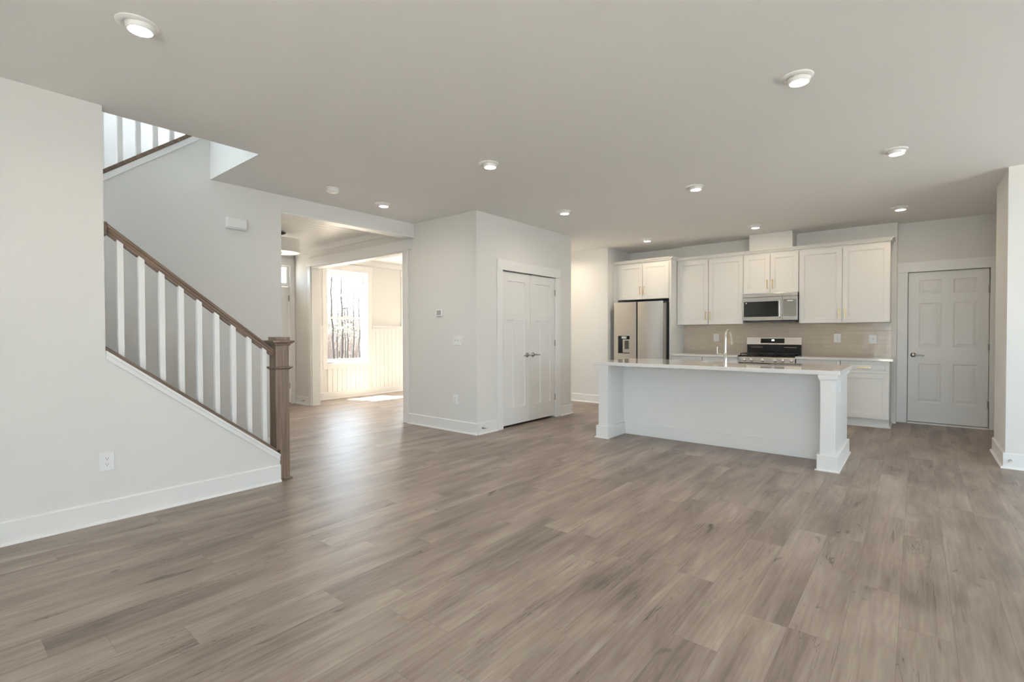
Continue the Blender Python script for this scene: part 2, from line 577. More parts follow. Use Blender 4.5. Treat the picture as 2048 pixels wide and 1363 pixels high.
# foyer / dining partition
mb = MB()
mb.box(WF, -8.08, YK, YK + 0.13, 0, H)
mb.box(-8.08, CX, YK, YK + 0.13, 2.40, H)
struct(mb, 'wall_partition', M_WALL)

# front wall with door, transom and two windows
W1 = (5.0, 5.89, 0.68, 2.47)
W2 = (6.83, 7.70, 0.68, 2.47)
DF = (3.38, 4.285, 2.45)
mb = MB()
XF0, XF1 = WF - 0.2, WF
mb.box(XF0, XF1, 2.33, DF[0], 0, H)
mb.box(XF0, XF1, DF[0], DF[1], DF[2], H)
mb.box(XF0, XF1, DF[1], W1[0], 0, H)
mb.box(XF0, XF1, W1[0], W1[1], 0, W1[2]); mb.box(XF0, XF1, W1[0], W1[1], W1[3], H)
mb.box(XF0, XF1, W1[1], W2[0], 0, H)
mb.box(XF0, XF1, W2[0], W2[1], 0, W2[2]); mb.box(XF0, XF1, W2[0], W2[1], W2[3], H)
mb.box(XF0, XF1, W2[1], YH + 0.12, 0, H)
struct(mb, 'wall_front', M_WALL)
struct(MB().box(WF, KX0, YH, YH + 0.12, 0, H), 'wall_hall', M_WALL)
struct(MB().box(KX0 - 0.12, KX0, YH + 0.12, YR + 0.1, 0, H), 'wall_alcove', M_WALL)
struct(MB().box(KX0, -3.16, YR, YR + 0.12, 0, H), 'wall_recess', M_WALL)
struct(MB().box(-3.16, KX1, YW, YW + 0.25, 0, H), 'wall_kitchen', M_WALL)
struct(MB().box(-2.0, -1.416, 8.20, YW, 2.452, H), 'wall_duct_chase', M_WALL)
mb = MB()
GD0, GD1, GDZ = -0.0925, 0.7176, 2.062
mb.box(KX1, GD0 - 0.012, YD, YD + 0.12, 0, H)
mb.box(GD1 + 0.012, 1.35, YD, YD + 0.12, 0, H)
mb.box(GD0 - 0.012, GD1 + 0.012, YD, YD + 0.12, GDZ + 0.012, H)
mb.box(GD0 - 0.1, GD1 + 0.1, YD + 0.12, YD + 0.16, 0, H)  # unseen slab added behind the door to block light leaking round it
struct(mb, 'wall_garage', M_WALL)
struct(MB().box(GD1 + 0.001, GD1 + 0.006, YD - 0.002, YD + 0.01, 0.36, 1.74), 'trim_weather_strip', M_RUBBER)
struct(MB().box(PX, RX + 0.15, PY0, PY1, 0, H), 'wall_pillar', M_WALL)
struct(MB().box(1.25, 1.35, PY1, YD, 0, H), 'wall_right_back', M_WALL)
# right wall with a wide window, rear wall with patio door and window
S1 = (3.5, 5.5, 0.55, 2.35)
mb = MB()
mb.box(RX, RX + 0.15, RY, S1[0], 0, H); mb.box(RX, RX + 0.15, S1[1], PY0, 0, H)
mb.box(RX, RX + 0.15, S1[0], S1[1], 0, S1[2]); mb.box(RX, RX + 0.15, S1[0], S1[1], S1[3], H)
struct(mb, 'wall_right', M_WALL)
R1 = (-0.9, 1.1, 0.05, 2.35)
R2 = (1.3, 3.0, 0.4, 2.35)
mb = MB()
Y0, Y1 = RY - 0.15, RY
mb.box(A - 0.115, R1[0], Y0, Y1, 0, H); mb.box(R1[0], R1[1], Y0, Y1, 0, R1[2]); mb.box(R1[0], R1[1], Y0, Y1, R1[3], H)
mb.box(R1[1], R2[0], Y0, Y1, 0, H); mb.box(R2[0], R2[1], Y0, Y1, 0, R2[2]); mb.box(R2[0], R2[1], Y0, Y1, R2[3], H)
mb.box(R2[1], RX + 0.15, Y0, Y1, 0, H)
struct(mb, 'wall_rear', M_WALL)

# ------------------------------------------------------------------ windows
def window(name, T, u0, u1, z0, z1, depth, sash=True, lites=3, cols=1):
    """T maps (u, d, z); d=0 room face of wall, negative d goes outwards"""
    root = bpy.data.objects.new(name, None); COL.objects.link(root); root['kind'] = 'structure'
    f = MB()
    t = 0.02
    dz = -depth
    f.box(u0, u0 + t, dz, dz + 0.07, z0, z1, T); f.box(u1 - t, u1, dz, dz + 0.07, z0, z1, T)
    f.box(u0 + t, u1 - t, dz, dz + 0.07, z0, z0 + 0.03, T); f.box(u0 + t, u1 - t, dz, dz + 0.07, z1 - t, z1, T)
    for c in range(1, cols):
        uc = u0 + (u1 - u0) * c / cols
        f.box(uc - 0.035, uc + 0.035, dz, dz + 0.07, z0 + 0.03, z1 - t, T)
    f.build('frame', M_VINYL, root, bevel=0.003)
    zm = (z0 + z1) / 2 - 0.03
    for c in range(cols):
        a = u0 + (u1 - u0) * c / cols + t; b_ = u0 + (u1 - u0) * (c + 1) / cols - t
        if sash:
            s = MB()
            s.box(a, a + 0.024, dz + 0.005, dz + 0.035, zm, z1 - t, T); s.box(b_ - 0.024, b_, dz + 0.005, dz + 0.035, zm, z1 - t, T)
            s.box(a + 0.03, b_ - 0.03, dz + 0.005, dz + 0.035, zm, zm + 0.035, T); s.box(a + 0.03, b_ - 0.03, dz + 0.005, dz + 0.035, z1 - t - 0.03, z1 - t, T)
            for k in range(1, lites):
                um = a + (b_ - a) * k / lites
                s.box(um - 0.009, um + 0.009, dz + 0.008, dz + 0.03, zm + 0.035, z1 - t - 0.03, T)
            us = s.build('upper_sash', M_VINYL, root)
            g = MB().box(a + 0.03, b_ - 0.03, dz + 0.017, dz + 0.021, zm + 0.035, z1 - t - 0.03, T).build('pane', M_GLASS, us)
            s = MB()
            e0, e1 = dz + 0.036, dz + 0.066
            s.box(a, a + 0.03, e0, e1, z0 + 0.03, zm + 0.035, T); s.box(b_ - 0.03, b_, e0, e1, z0 + 0.03, zm + 0.035, T)
            s.box(a + 0.03, b_ - 0.03, e0, e1, zm, zm + 0.035, T); s.box(a + 0.03, b_ - 0.03, e0, e1, z0 + 0.03, z0 + 0.07, T)
            ls = s.build('lower_sash', M_VINYL, root)
            MB().box(a + 0.03, b_ - 0.03, e0 + 0.013, e0 + 0.017, z0 + 0.07, zm, T).build('pane', M_GLASS, ls)
        else:
            MB().box(a, b_, dz + 0.02, dz + 0.026, z0 + 0.03, z1 - t, T).build('pane', M_GLASS, root)
    return root

TF = facing_pos_x(WF)
for nm, W in (('window_1', W1), ('window_2', W2)):
    r = window(nm, TF, W[0], W[1], W[2], W[3], 0.2)
    MB().box(W[0] + 0.02, W[1] - 0.02, -0.13, 0.01, W[2], W[2] + 0.014, TF).build('sill', M_TANSILL, r)
    cs = MB()
    cs.box(W[0] - 0.095, W[0], 0.0, 0.02, W[2] - 0.11, W[3], TF); cs.box(W[1], W[1] + 0.095, 0.0, 0.02, W[2] - 0.11, W[3], TF)
    cs.box(W[0] - 0.11, W[1] + 0.11, 0.0, 0.024, W[3], W[3] + 0.13, TF)
    cs.box(W[0], W[1], 0.0, 0.02, W[2] - 0.11, W[2] - 0.001, TF)
    cs.build('casing', M_TRIM, r, bevel=0.002)
window('window_3', facing_neg_x(RX), S1[0], S1[1], S1[2], S1[3], 0.15, True, 1, 3)
window('window_4', facing_pos_y(RY), R1[0], R1[1], R1[2], R1[3], 0.15, False, 1, 2)
window('window_5', facing_pos_y(RY), R2[0], R2[1], R2[2], R2[3], 0.15, True, 1, 2)
window('window_6', facing_pos_y(-1.25), -6.1, -4.7, 2.9, 4.5, 0.12, False, 1, 1)

# ------------------------------------------------------------------ baseboards
def bboard(name, T, u0, u1, h=0.142, e0=0.0, e1=0.0):
    """board with eased top and quarter-round shoe; e0/e1 extend the ends round outside corners"""
    m = MB()
    m.prism([(0, 0.0), (0.016, 0.0), (0.016, h - 0.008), (0.010, h), (0, h)], u0 - e0, u1 + e1, 'x', lambda a, p, q: T(a, p, q))
    m.prism([(0.016, 0.0), (0.032, 0.0), (0.031, 0.006), (0.026, 0.014), (0.016, 0.018)], u0 - e0 * 2, u1 + e1 * 2, 'x', lambda a, p, q: T(a, p, q))
    return struct(m, name, M_TRIM)
bboard('baseboard_left', facing_pos_x(A), RY, 1.958)
bboard('baseboard_closet_front', facing_neg_y(YK), -5.44, C, 0.142, 0, 0.016)
bboard('baseboard_closet_near', facing_pos_x(C), YK, 4.742)
bboard('baseboard_closet_far', facing_pos_x(C), 6.182, YC, 0.142, 0, 0.016)
bboard('baseboard_closet_end', facing_pos_y(YC), -5.5, C)
bboard('baseboard_hall', facing_neg_y(YH), WF, KX0)
bboard('baseboard_partition', facing_neg_y(YK), WF + 0.03, -8.15)
bboard('baseboard_front', TF, YK + 0.15, YH, 0.135)
bboard('baseboard_pillar_side', facing_neg_x(PX), PY0, PY1, 0.142, 0.0, 0.0)
bboard('baseboard_pillar_front', facing_neg_y(PY0), PX, RX, 0.142, 0.016, 0)
bboard('baseboard_kitchen', facing_neg_y(YW), -0.262, KX1, 0.142)
bboard('baseboard_right', facing_neg_x(RX), RY, PY0)
bboard('baseboard_stair_back', facing_pos_x(B), 1.96, 2.548)

# ------------------------------------------------------------------ trim
def casing(name, T, u0, u1, ztop, wdt=0.11, head=0.13, ov=0.0, t=0.02):
    m = MB()
    m.box(u0 - wdt, u0, 0, t, 0, ztop, T); m.box(u1, u1 + wdt, 0, t, 0, ztop, T)
    m.box(u0 - wdt - ov, u1 + wdt + ov, 0, t + 0.006, ztop, ztop + head, T)
    return struct(m, name, M_TRIM, bevel=0.002)
casing('trim_closet_door', facing_pos_x(C), 4.854, 6.064, 2.064)
mb = MB()
TG = facing_neg_y(YD)
mb.box(KX1, GD0 - 0.004, 0, 0.02, 0, GDZ + 0.004, TG); mb.box(GD1 + 0.004, 0.83, 0, 0.02, 0, GDZ + 0.004, TG)
mb.box(KX1, 0.83, 0, 0.026, GDZ + 0.004, 2.205, TG)
struct(mb, 'trim_garage_door', M_TRIM, bevel=0.002)
struct(MB().box(GD0, GD1, -0.1, 0.03, 0.0, 0.018, TG), 'trim_threshold', M_TRIM)
# cased opening between foyer and dining room
TP = facing_neg_y(YK)
mb = MB()
mb.box(-5.55, -5.44, 0, 0.02, 0, 2.40, TP)
mb.box(-8.15, -8.07, 0, 0.02, 0, 2.40, TP)
mb.box(-8.18, -5.375, 0, 0.03, 2.40, 2.54, TP)
mb.box(-8.08, -8.05, -0.15, 0.0, 0, 2.40, TP)
mb.box(-5.58, -5.55, -0.15, 0.0, 0, 2.40, TP)
mb.box(-8.05, -5.58, -0.15, 0.0, 2.375, 2.40, TP)
struct(mb, 'trim_foyer_opening', M_TRIM, bevel=0.002)
# foyer crown boards
mb = MB()
mb.box(WF + 0.03, B - 0.15, 0.0, 0.022, 2.64, H - 0.012, TP)
mb.box(2.45, YK - 0.022, 0, 0.022, 2.62, H - 0.012, TF)
struct(mb, 'trim_foyer_crown', M_TRIM, bevel=0.003)
# foyer plank ceiling
mb = MB()
x = WF
while x < B - 0.16:
    mb.box(x + 0.004, min(x + 0.136, B - 0.146), 2.45, YK - 0.0, H - 0.012, H - 0.001)
    x += 0.14
struct(mb, 'trim_foyer_ceiling', M_TRIM, bevel=0.002)
# front door casing
mb = MB()
mb.box(DF[0] - 0.09, DF[0], 0, 0.02, 0, DF[2], TF); mb.box(DF[1], YK - 0.003, 0, 0.02, 0, DF[2], TF)
mb.box(DF[0] - 0.1, YK - 0.003, 0, 0.026, DF[2], 2.58, TF)
mb.box(DF[0], DF[1], -0.12, 0.0, 2.085, 2.125, TF)
struct(mb, 'trim_front_door', M_TRIM, bevel=0.002)
# dining wainscot: beadboard + chair rail
mb = MB()
def bead(y0, y1, z0, z1):
    y = y0
    while y < y1 - 0.01:
        mb.box(y + 0.003, min(y + 0.097, y1), 0.0, 0.012, z0, z1, TF)
        y += 0.1
bead(YK + 0.15, W1[0] - 0.095, 0.135, 1.30)
bead(W1[0] - 0.0, W1[1] + 0.0, 0.135, W1[2] - 0.11)
bead(W1[1] + 0.095, W2[0] - 0.095, 0.135, 1.30)
struct(mb, 'trim_wainscot', M_TRIM)
mb = MB()
for a, b_ in ((YK + 0.15, W1[0] - 0.095), (W1[1] + 0.095, W2[0] - 0.095)):
    mb.box(a, b_, 0, 0.018, 1.30, 1.375, TF); mb.box(a, b_, 0, 0.05, 1.375, 1.40, TF)
struct(mb, 'trim_chair_rail', M_TRIM, bevel=0.002)
struct(MB().box(WF, CX, YK + 0.13, YK + 0.15, 2.60, H).box(WF, WF + 0.02, YK + 0.15, YH, 2.62, H), 'trim_dining_crown', M_TRIM)
# white skirt under the rake cap of the knee wall
zc0 = lambda y: 1.169 - 0.79 * (y - 0.803)
mb = MB()
mb.prism([(0.812, zc0(0.812) - 0.028), (1.956, zc0(1.956) - 0.028), (1.956, zc0(1.956) - 0.086), (0.812, zc0(0.812) - 0.086)], A, A + 0.011, 'x')
mb.prism([(0.812, zc0(0.812) - 0.028), (1.956, zc0(1.956) - 0.028), (1.956, zc0(1.956) - 0.050), (0.812, zc0(0.812) - 0.050)], A + 0.011, A + 0.019, 'x')
struct(mb, 'trim_knee_wall', M_TRIM, bevel=0.002)
zu = lambda y: zr(y) + 0.04
mb = MB()
mb.prism([(0.6, zu(0.6) - 0.04), (2.2, zu(2.2) - 0.04), (2.2, zu(2.2) - 0.10), (0.6, zu(0.6) - 0.10)], B, B + 0.012, 'x')
struct(mb, 'trim_upper_rake', M_TRIM, bevel=0.002)

# ------------------------------------------------------------------ stair railing
XR = A - 0.06
rail = thing('stair_railing', (XR, 1.4, 0.0), 'stained wood stair railing with white square balusters and newel post on the knee wall', 'railing')
def slope_prism(mb, pts2, y0, y1, zf, xc):
    """pts2: (dx, dz) section swept between y0 and y1 along the rake zf"""
    Aq = [mb.bm.verts.new((xc + dx, y0, zf(y0) + dz)) for dx, dz in pts2]
    Bq = [mb.bm.verts.new((xc + dx, y1, zf(y1) + dz)) for dx, dz in pts2]
    n = len(pts2)
    mb.bm.faces.new(Aq); mb.bm.faces.new(Bq[::-1])
    for i in range(n):
        mb.bm.faces.new((Aq[i], Bq[i], Bq[(i + 1) % n], Aq[(i + 1) % n]))
zt = lambda y: 1.957 - 0.79 * (y - 0.867)
mb = MB()
sect = [(-0.034, -0.011), (-0.026, 0.0), (0.026, 0.0), (0.034, -0.011), (0.034, -0.024), (0.024, -0.030), (0.024, -0.046), (0.018, -0.050), (0.018, -0.060),
        (-0.018, -0.060), (-0.018, -0.050), (-0.024, -0.046), (-0.024, -0.030), (-0.034, -0.024)]
slope_prism(mb, sect, 0.835, 1.93, zt, XR)
mb.box(XR - 0.038, XR + 0.038, 0.812, 0.832, zt(0.835) - 0.082, zt(0.835) + 0.006)
mb.build('handrail', M_WOODY, rail, bevel=0.002)
mb = MB()
slope_prism(mb, [(-0.068, -0.028), (0.070, -0.028), (0.070, -0.006), (0.064, 0.0), (-0.064, 0.0), (-0.068, -0.006)], 0.812, 1.93, zc0, XR)
mb.build('rake_cap', M_WOODY, rail)
YB = [0.905 + 0.119 * i for i in range(9)]
for y in YB:
    s = 0.0175
    m = MB()
    pts = [(y - s, zc0(y - s) - 0.004), (y + s, zc0(y + s) - 0.004), (y + s, zt(y + s) - 0.056), (y - s, zt(y - s) - 0.056)]
    m.prism(pts, XR - s, XR + s, 'x')
    m.build('baluster', M_TRIM, rail, bevel=0.002)
for a, b_ in zip([0.835] + [y + 0.0175 for y in YB], [y - 0.0175 for y in YB] + [1.93]):
    m = MB()
    slope_prism(m, [(-0.016, -0.072), (0.016, -0.072), (0.016, -0.060), (-0.016, -0.060)], a + 0.004, b_ - 0.004, zt, XR)
    m.build('fillet', M_WOODY, rail)
m = MB()
yn = 1.987
m.box(XR - 0.058, XR + 0.058, yn - 0.058, yn + 0.058, 0.262, 1.155)
m.box(XR - 0.058, XR + 0.058, 1.962, yn + 0.058, 0.0, 0.262)
nw = m.build('newel_post', M_WOODZ, rail, bevel=0.004)
def sqloft(m, rings):
    prev = None
    for h, z in rings:
        q = [m.bm.verts.new((XR + a * h, yn + b_ * h, z)) for a, b_ in ((-1, -1), (1, -1), (1, 1), (-1, 1))]
        if prev:
            for k in range(4): m.bm.faces.new((prev[k], prev[(k + 1) % 4], q[(k + 1) % 4], q[k]))
        else: m.bm.faces.new(q)
        prev = q
    m.bm.faces.new(prev)
    return m
sqloft(MB(), [(0.0585, 1.140), (0.066, 1.146), (0.070, 1.156), (0.088, 1.170), (0.092, 1.174), (0.092, 1.186), (0.064, 1.188), (0.063, 1.216)]).build('newel_cap', M_WOODZ, nw, bevel=0.0015)
sqloft(MB(), [(0.0585, 0.938), (0.064, 0.943), (0.078, 0.953), (0.081, 0.956), (0.081, 0.964), (0.0585, 0.966)]).build('newel_collar', M_WOODZ, nw, bevel=0.0015)
m = MB()
m.box(XR - 0.072, XR + 0.072, yn + 0.058, yn + 0.074, 0.0, 0.02)
m.box(XR + 0.0585, XR + 0.072, 1.985, yn + 0.058, 0.0, 0.02)
m.build('base_shoe', M_WOODZ, nw, bevel=0.004)

XU = B - 0.058
rail2 = thing('stair_railing', (XU, 1.4, 2.0), 'upper flight railing with white balusters glimpsed through the ceiling opening', 'railing')
mb = MB()
slope_prism(mb, [(-0.07, -0.04), (0.075, -0.04), (0.075, 0.0), (-0.07, 0.0)], -0.1, 2.2, zu, XU)
mb.build('rake_cap', M_WOODY, rail2, bevel=0.003)
zt2 = lambda y: zu(y) + 0.85
mb = MB()
slope_prism(mb, sect, -0.1, 2.2, zt2, XU)
mb.build('handrail', M_WOODY, rail2)
y = 0.0
while y < 2.2:
    s = 0.0175
    m = MB()
    m.prism([(y - s, zu(y - s) - 0.004), (y + s, zu(y + s) - 0.004), (y + s, zt2(y + s) - 0.056), (y - s, zt2(y - s) - 0.056)], XU - s, XU + s, 'x')
    m.build('baluster', M_TRIM, rail2)
    y += 0.13

# ------------------------------------------------------------------ doors
def leaf(T, u0, u1, z0, z1, panels, prof, t=0.035, back=None):
    """door slab from stiles and rails around panels [(u0,u1,z0,z1)...] flush at d=0, thickness inward"""
    m = MB()
    us = sorted({u0, u1, *[p[0] for p in panels], *[p[1] for p in panels]})
    zs = sorted({z0, z1, *[p[2] for p in panels], *[p[3] for p in panels]})
    def inside(uc, zc):
        return any(p[0] < uc < p[1] and p[2] < zc < p[3] for p in panels)
    for a, b_ in zip(us, us[1:]):
        for c, d in zip(zs, zs[1:]):
            if not inside((a + b_) / 2, (c + d) / 2):
                m.poly([T(a, 0, c), T(b_, 0, c), T(b_, 0, d), T(a, 0, d)])
    for p in panels:
        m.ringpanel(T, p[0], p[1], p[2], p[3], prof)
    # edges and back
    for q in (((u0, 0), (u0, -t)), ((u1, 0), (u1, -t))):
        m.poly([T(q[0][0], 0, z0), T(q[0][0], -t, z0), T(q[0][0], -t, z1), T(q[0][0], 0, z1)])
    for z in (z0, z1):
        m.poly([T(u0, 0, z), T(u1, 0, z), T(u1, -t, z), T(u0, -t, z)])
    m.poly([T(u0, -t, z0), T(u1, -t, z0), T(u1, -t, z1), T(u0, -t, z1)])
    bmesh.ops.remove_doubles(m.bm, verts=m.bm.verts, dist=1e-5)
    return m

def lever(T, u, z, direction, parent, axis_tube):
    """round rose with a lever pointing along +/-u"""
    m = MB()
    pts = lambda d, r: [T(u + r * math.cos(2 * PI * k / 20), d, z + r * math.sin(2 * PI * k / 20)) for k in range(20)]
    prev = None
    for d, r in ((0.0, 0.032), (0.008, 0.032), (0.013, 0.025), (0.02, 0.012), (0.045, 0.011), (0.050, 0.009)):
        ring = [m.bm.verts.new(p) for p in pts(d, r)]
        if prev:
            for k in range(20): m.bm.faces.new((prev[k], prev[(k + 1) % 20], ring[(k + 1) % 20], ring[k]))
        prev = ring
    m.bm.faces.new(prev)
    m.tube([T(u, 0.044, z), T(u + direction * 0.02, 0.046, z), T(u + direction * 0.06, 0.046, z - 0.003), T(u + direction * 0.115, 0.043, z - 0.006)], 0.0085, 10)
    return m.build('lever_handle', M_NICKEL, parent, smooth=True)

def hinges(T, u, zs, parent, w=0.012, h=0.09):
    for z in zs:
        m = MB()
        m.box(u - w, u + w, 0.0, 0.003, z - h / 2, z + h / 2, T)
        m.tube([T(u, 0.006, z - h / 2), T(u, 0.006, z + h / 2)], 0.006, 8)
        m.build('hinge', M_NICKEL, parent)

def door_root(name, loc=(0, 0, 0)):
    o = bpy.data.objects.new(name, None); COL.objects.link(o); o.location = loc; o['kind'] = 'structure'
    return o

SHK = [(0, 0), (0.004, -0.012), (0.010, -0.013)]
TC = facing_pos_x(C - 0.006)
TCH = facing_pos_x(C - 0.004)
for nm, a, b_, hu, hinge_u, dirn in (('door_1', 4.858, 5.456, 5.39, 4.856, -1), ('door_2', 5.462, 6.060, 5.52, 6.062, 1)):
    d = door_root(nm, (C, a, 0))
    m_ = (a + b_) / 2
    pan = [(a + 0.11, b_ - 0.11, 1.495, 1.937), (a + 0.11, m_ - 0.057, 0.255, 1.42), (m_ + 0.057, b_ - 0.11, 0.255, 1.42)]
    leaf(TC, a, b_, 0.03, 2.052, pan, SHK).build('door_leaf', M_DOOR, d)
    lever(TC, hu, 0.945, dirn, d, None)
    hinges(TCH, hinge_u, (0.40, 1.13, 1.84) if nm == 'door_1' else (0.30, 1.10, 1.84), d, 0.008)
struct(MB().box(5.39, 5.42, -0.03, -0.006, 2.052, 2.062, facing_pos_x(C)).box(5.50, 5.53, -0.03, -0.006, 2.052, 2.062, facing_pos_x(C)), 'trim_door_catch', M_NICKEL)

RAISED = [(0, 0), (0.016, -0.007), (0.022, -0.007), (0.050, -0.001), (0.052, -0.001)]
TGD = facing_neg_y(YD + 0.012)
d = door_root('door_3', (GD0, YD, 0))
cols_ = [(0.022, 0.258), (0.372, 0.612)]
rows_ = [(1.765, 1.955), (1.045, 1.642), (0.293, 0.822)]
leaf(TGD, GD0 + 0.003, GD1 - 0.004, 0.026, GDZ - 0.003, [(c[0], c[1], r[0], r[1]) for c in cols_ for r in rows_], RAISED, t=0.044).build('door_leaf', M_DOOR, d)
lever(TGD, -0.033, 0.936, 1, d, None)
hinges(facing_neg_y(YD + 0.004), GD1 - 0.001, (0.313, 1.05, 1.795), d)

d = door_root('door_4', (WF, DF[0], 0))
TDF = facing_pos_x(WF - 0.03)
a, b_ = DF[0] + 0.004, DF[1] - 0.006
m_ = (a + b_) / 2
leaf(TDF, a, b_, 0.03, 2.08, [(a + 0.12, m_ - 0.05, 0.28, 0.9), (m_ + 0.05, b_ - 0.12, 0.28, 0.9), (a + 0.12, m_ - 0.05, 1.05, 1.9), (m_ + 0.05, b_ - 0.12, 1.05, 1.9)], RAISED, t=0.044).build('door_leaf', M_DOOR, d)
hinges(facing_pos_x(WF - 0.022), b_ + 0.002, (0.32, 1.10, 1.88), d, 0.014, 0.1)
lever(TDF, a + 0.07, 0.95, 1, d, None)
r = door_root('window_7', (WF, DF[0], 2.1))
m = MB()
for u_ in ((DF[0], DF[0] + 0.05), (DF[1] - 0.05, DF[1])): m.box(u_[0], u_[1], -0.12, -0.02, 2.125, DF[2], TF)
m.box(DF[0] + 0.05, DF[1] - 0.05, -0.12, -0.02, 2.125, 2.15, TF); m.box(DF[0] + 0.05, DF[1] - 0.05, -0.12, -0.02, DF[2] - 0.025, DF[2], TF)
m.build('frame', M_TRIM, r)
MB().box(DF[0] + 0.05, DF[1] - 0.05, -0.075, -0.07, 2.15, DF[2] - 0.025, TF).build('pane', M_GLASS, r)
struct(MB().box(DF[0], DF[1], -0.18, 0.0, 0.0, 0.02, TF), 'trim_front_threshold', M_TANSILL)

# ------------------------------------------------------------------ door stops
def door_stop(base, direction, label):
    t = thing('door_stop', base, label, 'door stop', 'spring door stops')
    b0 = Vector(base); dv = Vector(direction)
    MB().tube([b0, b0 + dv * 0.006, b0 + dv * 0.0061, b0 + dv * 0.06], [0.013, 0.012, 0.006, 0.0055] if False else 0.006, 10).build('rod', M_NICKEL, t)
    MB().tube([b0, b0 + dv * 0.005], 0.013, 12).build('flange', M_NICKEL, t)
    MB().tube([b0 + dv * 0.058, b0 + dv * 0.075], 0.0085, 10).build('tip', M_RUBBER, t)
door_stop((C + 0.016, 4.46, 0.075), (1, 0, 0), 'small metal door stop on the baseboard at the near closet corner')
door_stop((C - 0.03, YC + 0.016, 0.075), (0, 1, 0), 'small metal door stop at the far end of the closet wall')
door_stop((-8.30, YK - 0.016, 0.075), (0, -1, 0), 'small metal door stop on the foyer baseboard beside the front door')
door_stop((PX + 0.03, PY0 - 0.016, 0.075), (0, -1, 0), 'small metal door stop on the baseboard of the right wall corner')

# ------------------------------------------------------------------ wall plates
def plate(name, T, u, z, w_, h_, label, cat, kind_, group=None):
    p = T(u, 0, z)
    t = thing(name, p, label, cat, group)
    m = MB()
    prof = [(0.0, 0.0), (0.0, 0.004), (0.003, 0.0065), (0.004, 0.0065)]
    m.ringpanel(T, u - w_ / 2, u + w_ / 2, z - h_ / 2, z + h_ / 2, prof)
    m.build('cover_plate', M_PLATE, t)
    if kind_ == 'outlet':
        for s in (-1, 1):
            zc = z + s * 0.0195
            m = MB()
            pts = [(u + 0.017 * math.cos(2 * PI * k / 16), zc + max(-0.0125, min(0.0125, 0.017 * math.sin(2 * PI * k / 16)))) for k in range(16)]
            m.prism(pts, 0.006, 0.0085, 'y', lambda a, b_, c: T(a, b_, c))
            so = m.build('socket', M_PLATE, t)
            m = MB()
            for q in (-0.0065, 0.0055): m.box(u + q, u + q + 0.0022, 0.0086, 0.0092, zc - 0.001, zc + 0.007, T)
            m.box(u - 0.002, u + 0.002, 0.0086, 0.0092, zc - 0.009, zc - 0.0045, T)
            m.build('slots', M_SLOT, so)
    else:
        n = kind_
        for k in range(n):
            uc = u + (k - (n - 1) / 2) * 0.046
            m = MB()
            m.box(uc - 0.005, uc + 0.005, 0.006, 0.0075, z - 0.012, z + 0.012, T)
            m.prism([(0.006, z - 0.004), (0.018, z + 0.006), (0.018, z + 0.010), (0.006, z + 0.006)], uc - 0.004, uc + 0.004, 'x', lambda a, b_, c: T(a, b_, c))
            m.build('toggle', M_PLATE, t)
            m = MB()
            m.box(uc + 0.0055, uc + 0.007, 0.006, 0.0072, z - 0.012, z + 0.012, T)
            m.build('toggle_gap', M_SLOT, t)
    return t
G_OUT = 'white duplex wall outlets'
plate('wall_outlet', facing_pos_x(A), 0.808, 0.398, 0.082, 0.125, 'white duplex outlet low on the wall under the stair railing', 'outlet', 'outlet', G_OUT)
plate('wall_outlet', facing_neg_y(YK), -4.524, 0.408, 0.078, 0.122, 'white duplex outlet low on the closet wall below the light switch', 'outlet', 'outlet', G_OUT)
plate('light_switch', facing_neg_y(YK), -4.475, 1.155, 0.162, 0.12, 'white three-toggle light switch plate on closet wall below thermostat', 'light switch', 3)
TS = facing_neg_y(YW - 0.01)
plate('wall_outlet', TS, -2.585, 1.165, 0.085, 0.125, 'white outlet on the tile backsplash behind the island faucet', 'outlet', 'outlet', G_OUT)
plate('wall_outlet', TS, -0.886, 1.165, 0.088, 0.128, 'white outlet on the tile backsplash just right of the range', 'outlet', 'outlet', G_OUT)
plate('light_switch', TS, -0.471, 1.152, 0.092, 0.128, 'white single switch at the right end of the tile backsplash', 'light switch', 1)
TI = facing_pos_x(-0.55)
plate('wall_outlet', TI, 5.53, 0.74, 0.07, 0.115, 'white outlet on the right end panel of the kitchen island', 'outlet', 'outlet', G_OUT)

t = thing('thermostat', (-4.797, YK, 1.511), 'small square white thermostat with grey screen on the closet wall', 'thermostat')
MB().box(-4.850, -4.742, 0.0, 0.028, 1.468, 1.556, TP).build('housing', M_PLATE, t, bevel=0.004)
MB().box(-4.836, -4.758, 0.028, 0.0295, 1.483, 1.543, TP).build('screen', M_LCD, t)

TB = facing_pos_x(B)
t = thing('doorbell_chime', (B, 2.08, 2.355), 'white rectangular doorbell chime high on the wall behind the stairs', 'doorbell chime')
m = MB()
m.prism([(1.985, 2.30), (1.985, 2.41), (2.185, 2.41), (2.185, 2.30)], 0.0, 0.045, 'y', lambda a, b_, c: TB(a, b_, c))
m.build('cover', M_TRIM, t, bevel=0.012)
MB().box(1.99, 2.18, 0.004, 0.040, 2.293, 2.300, TB).build('grille', M_PLATE, t)

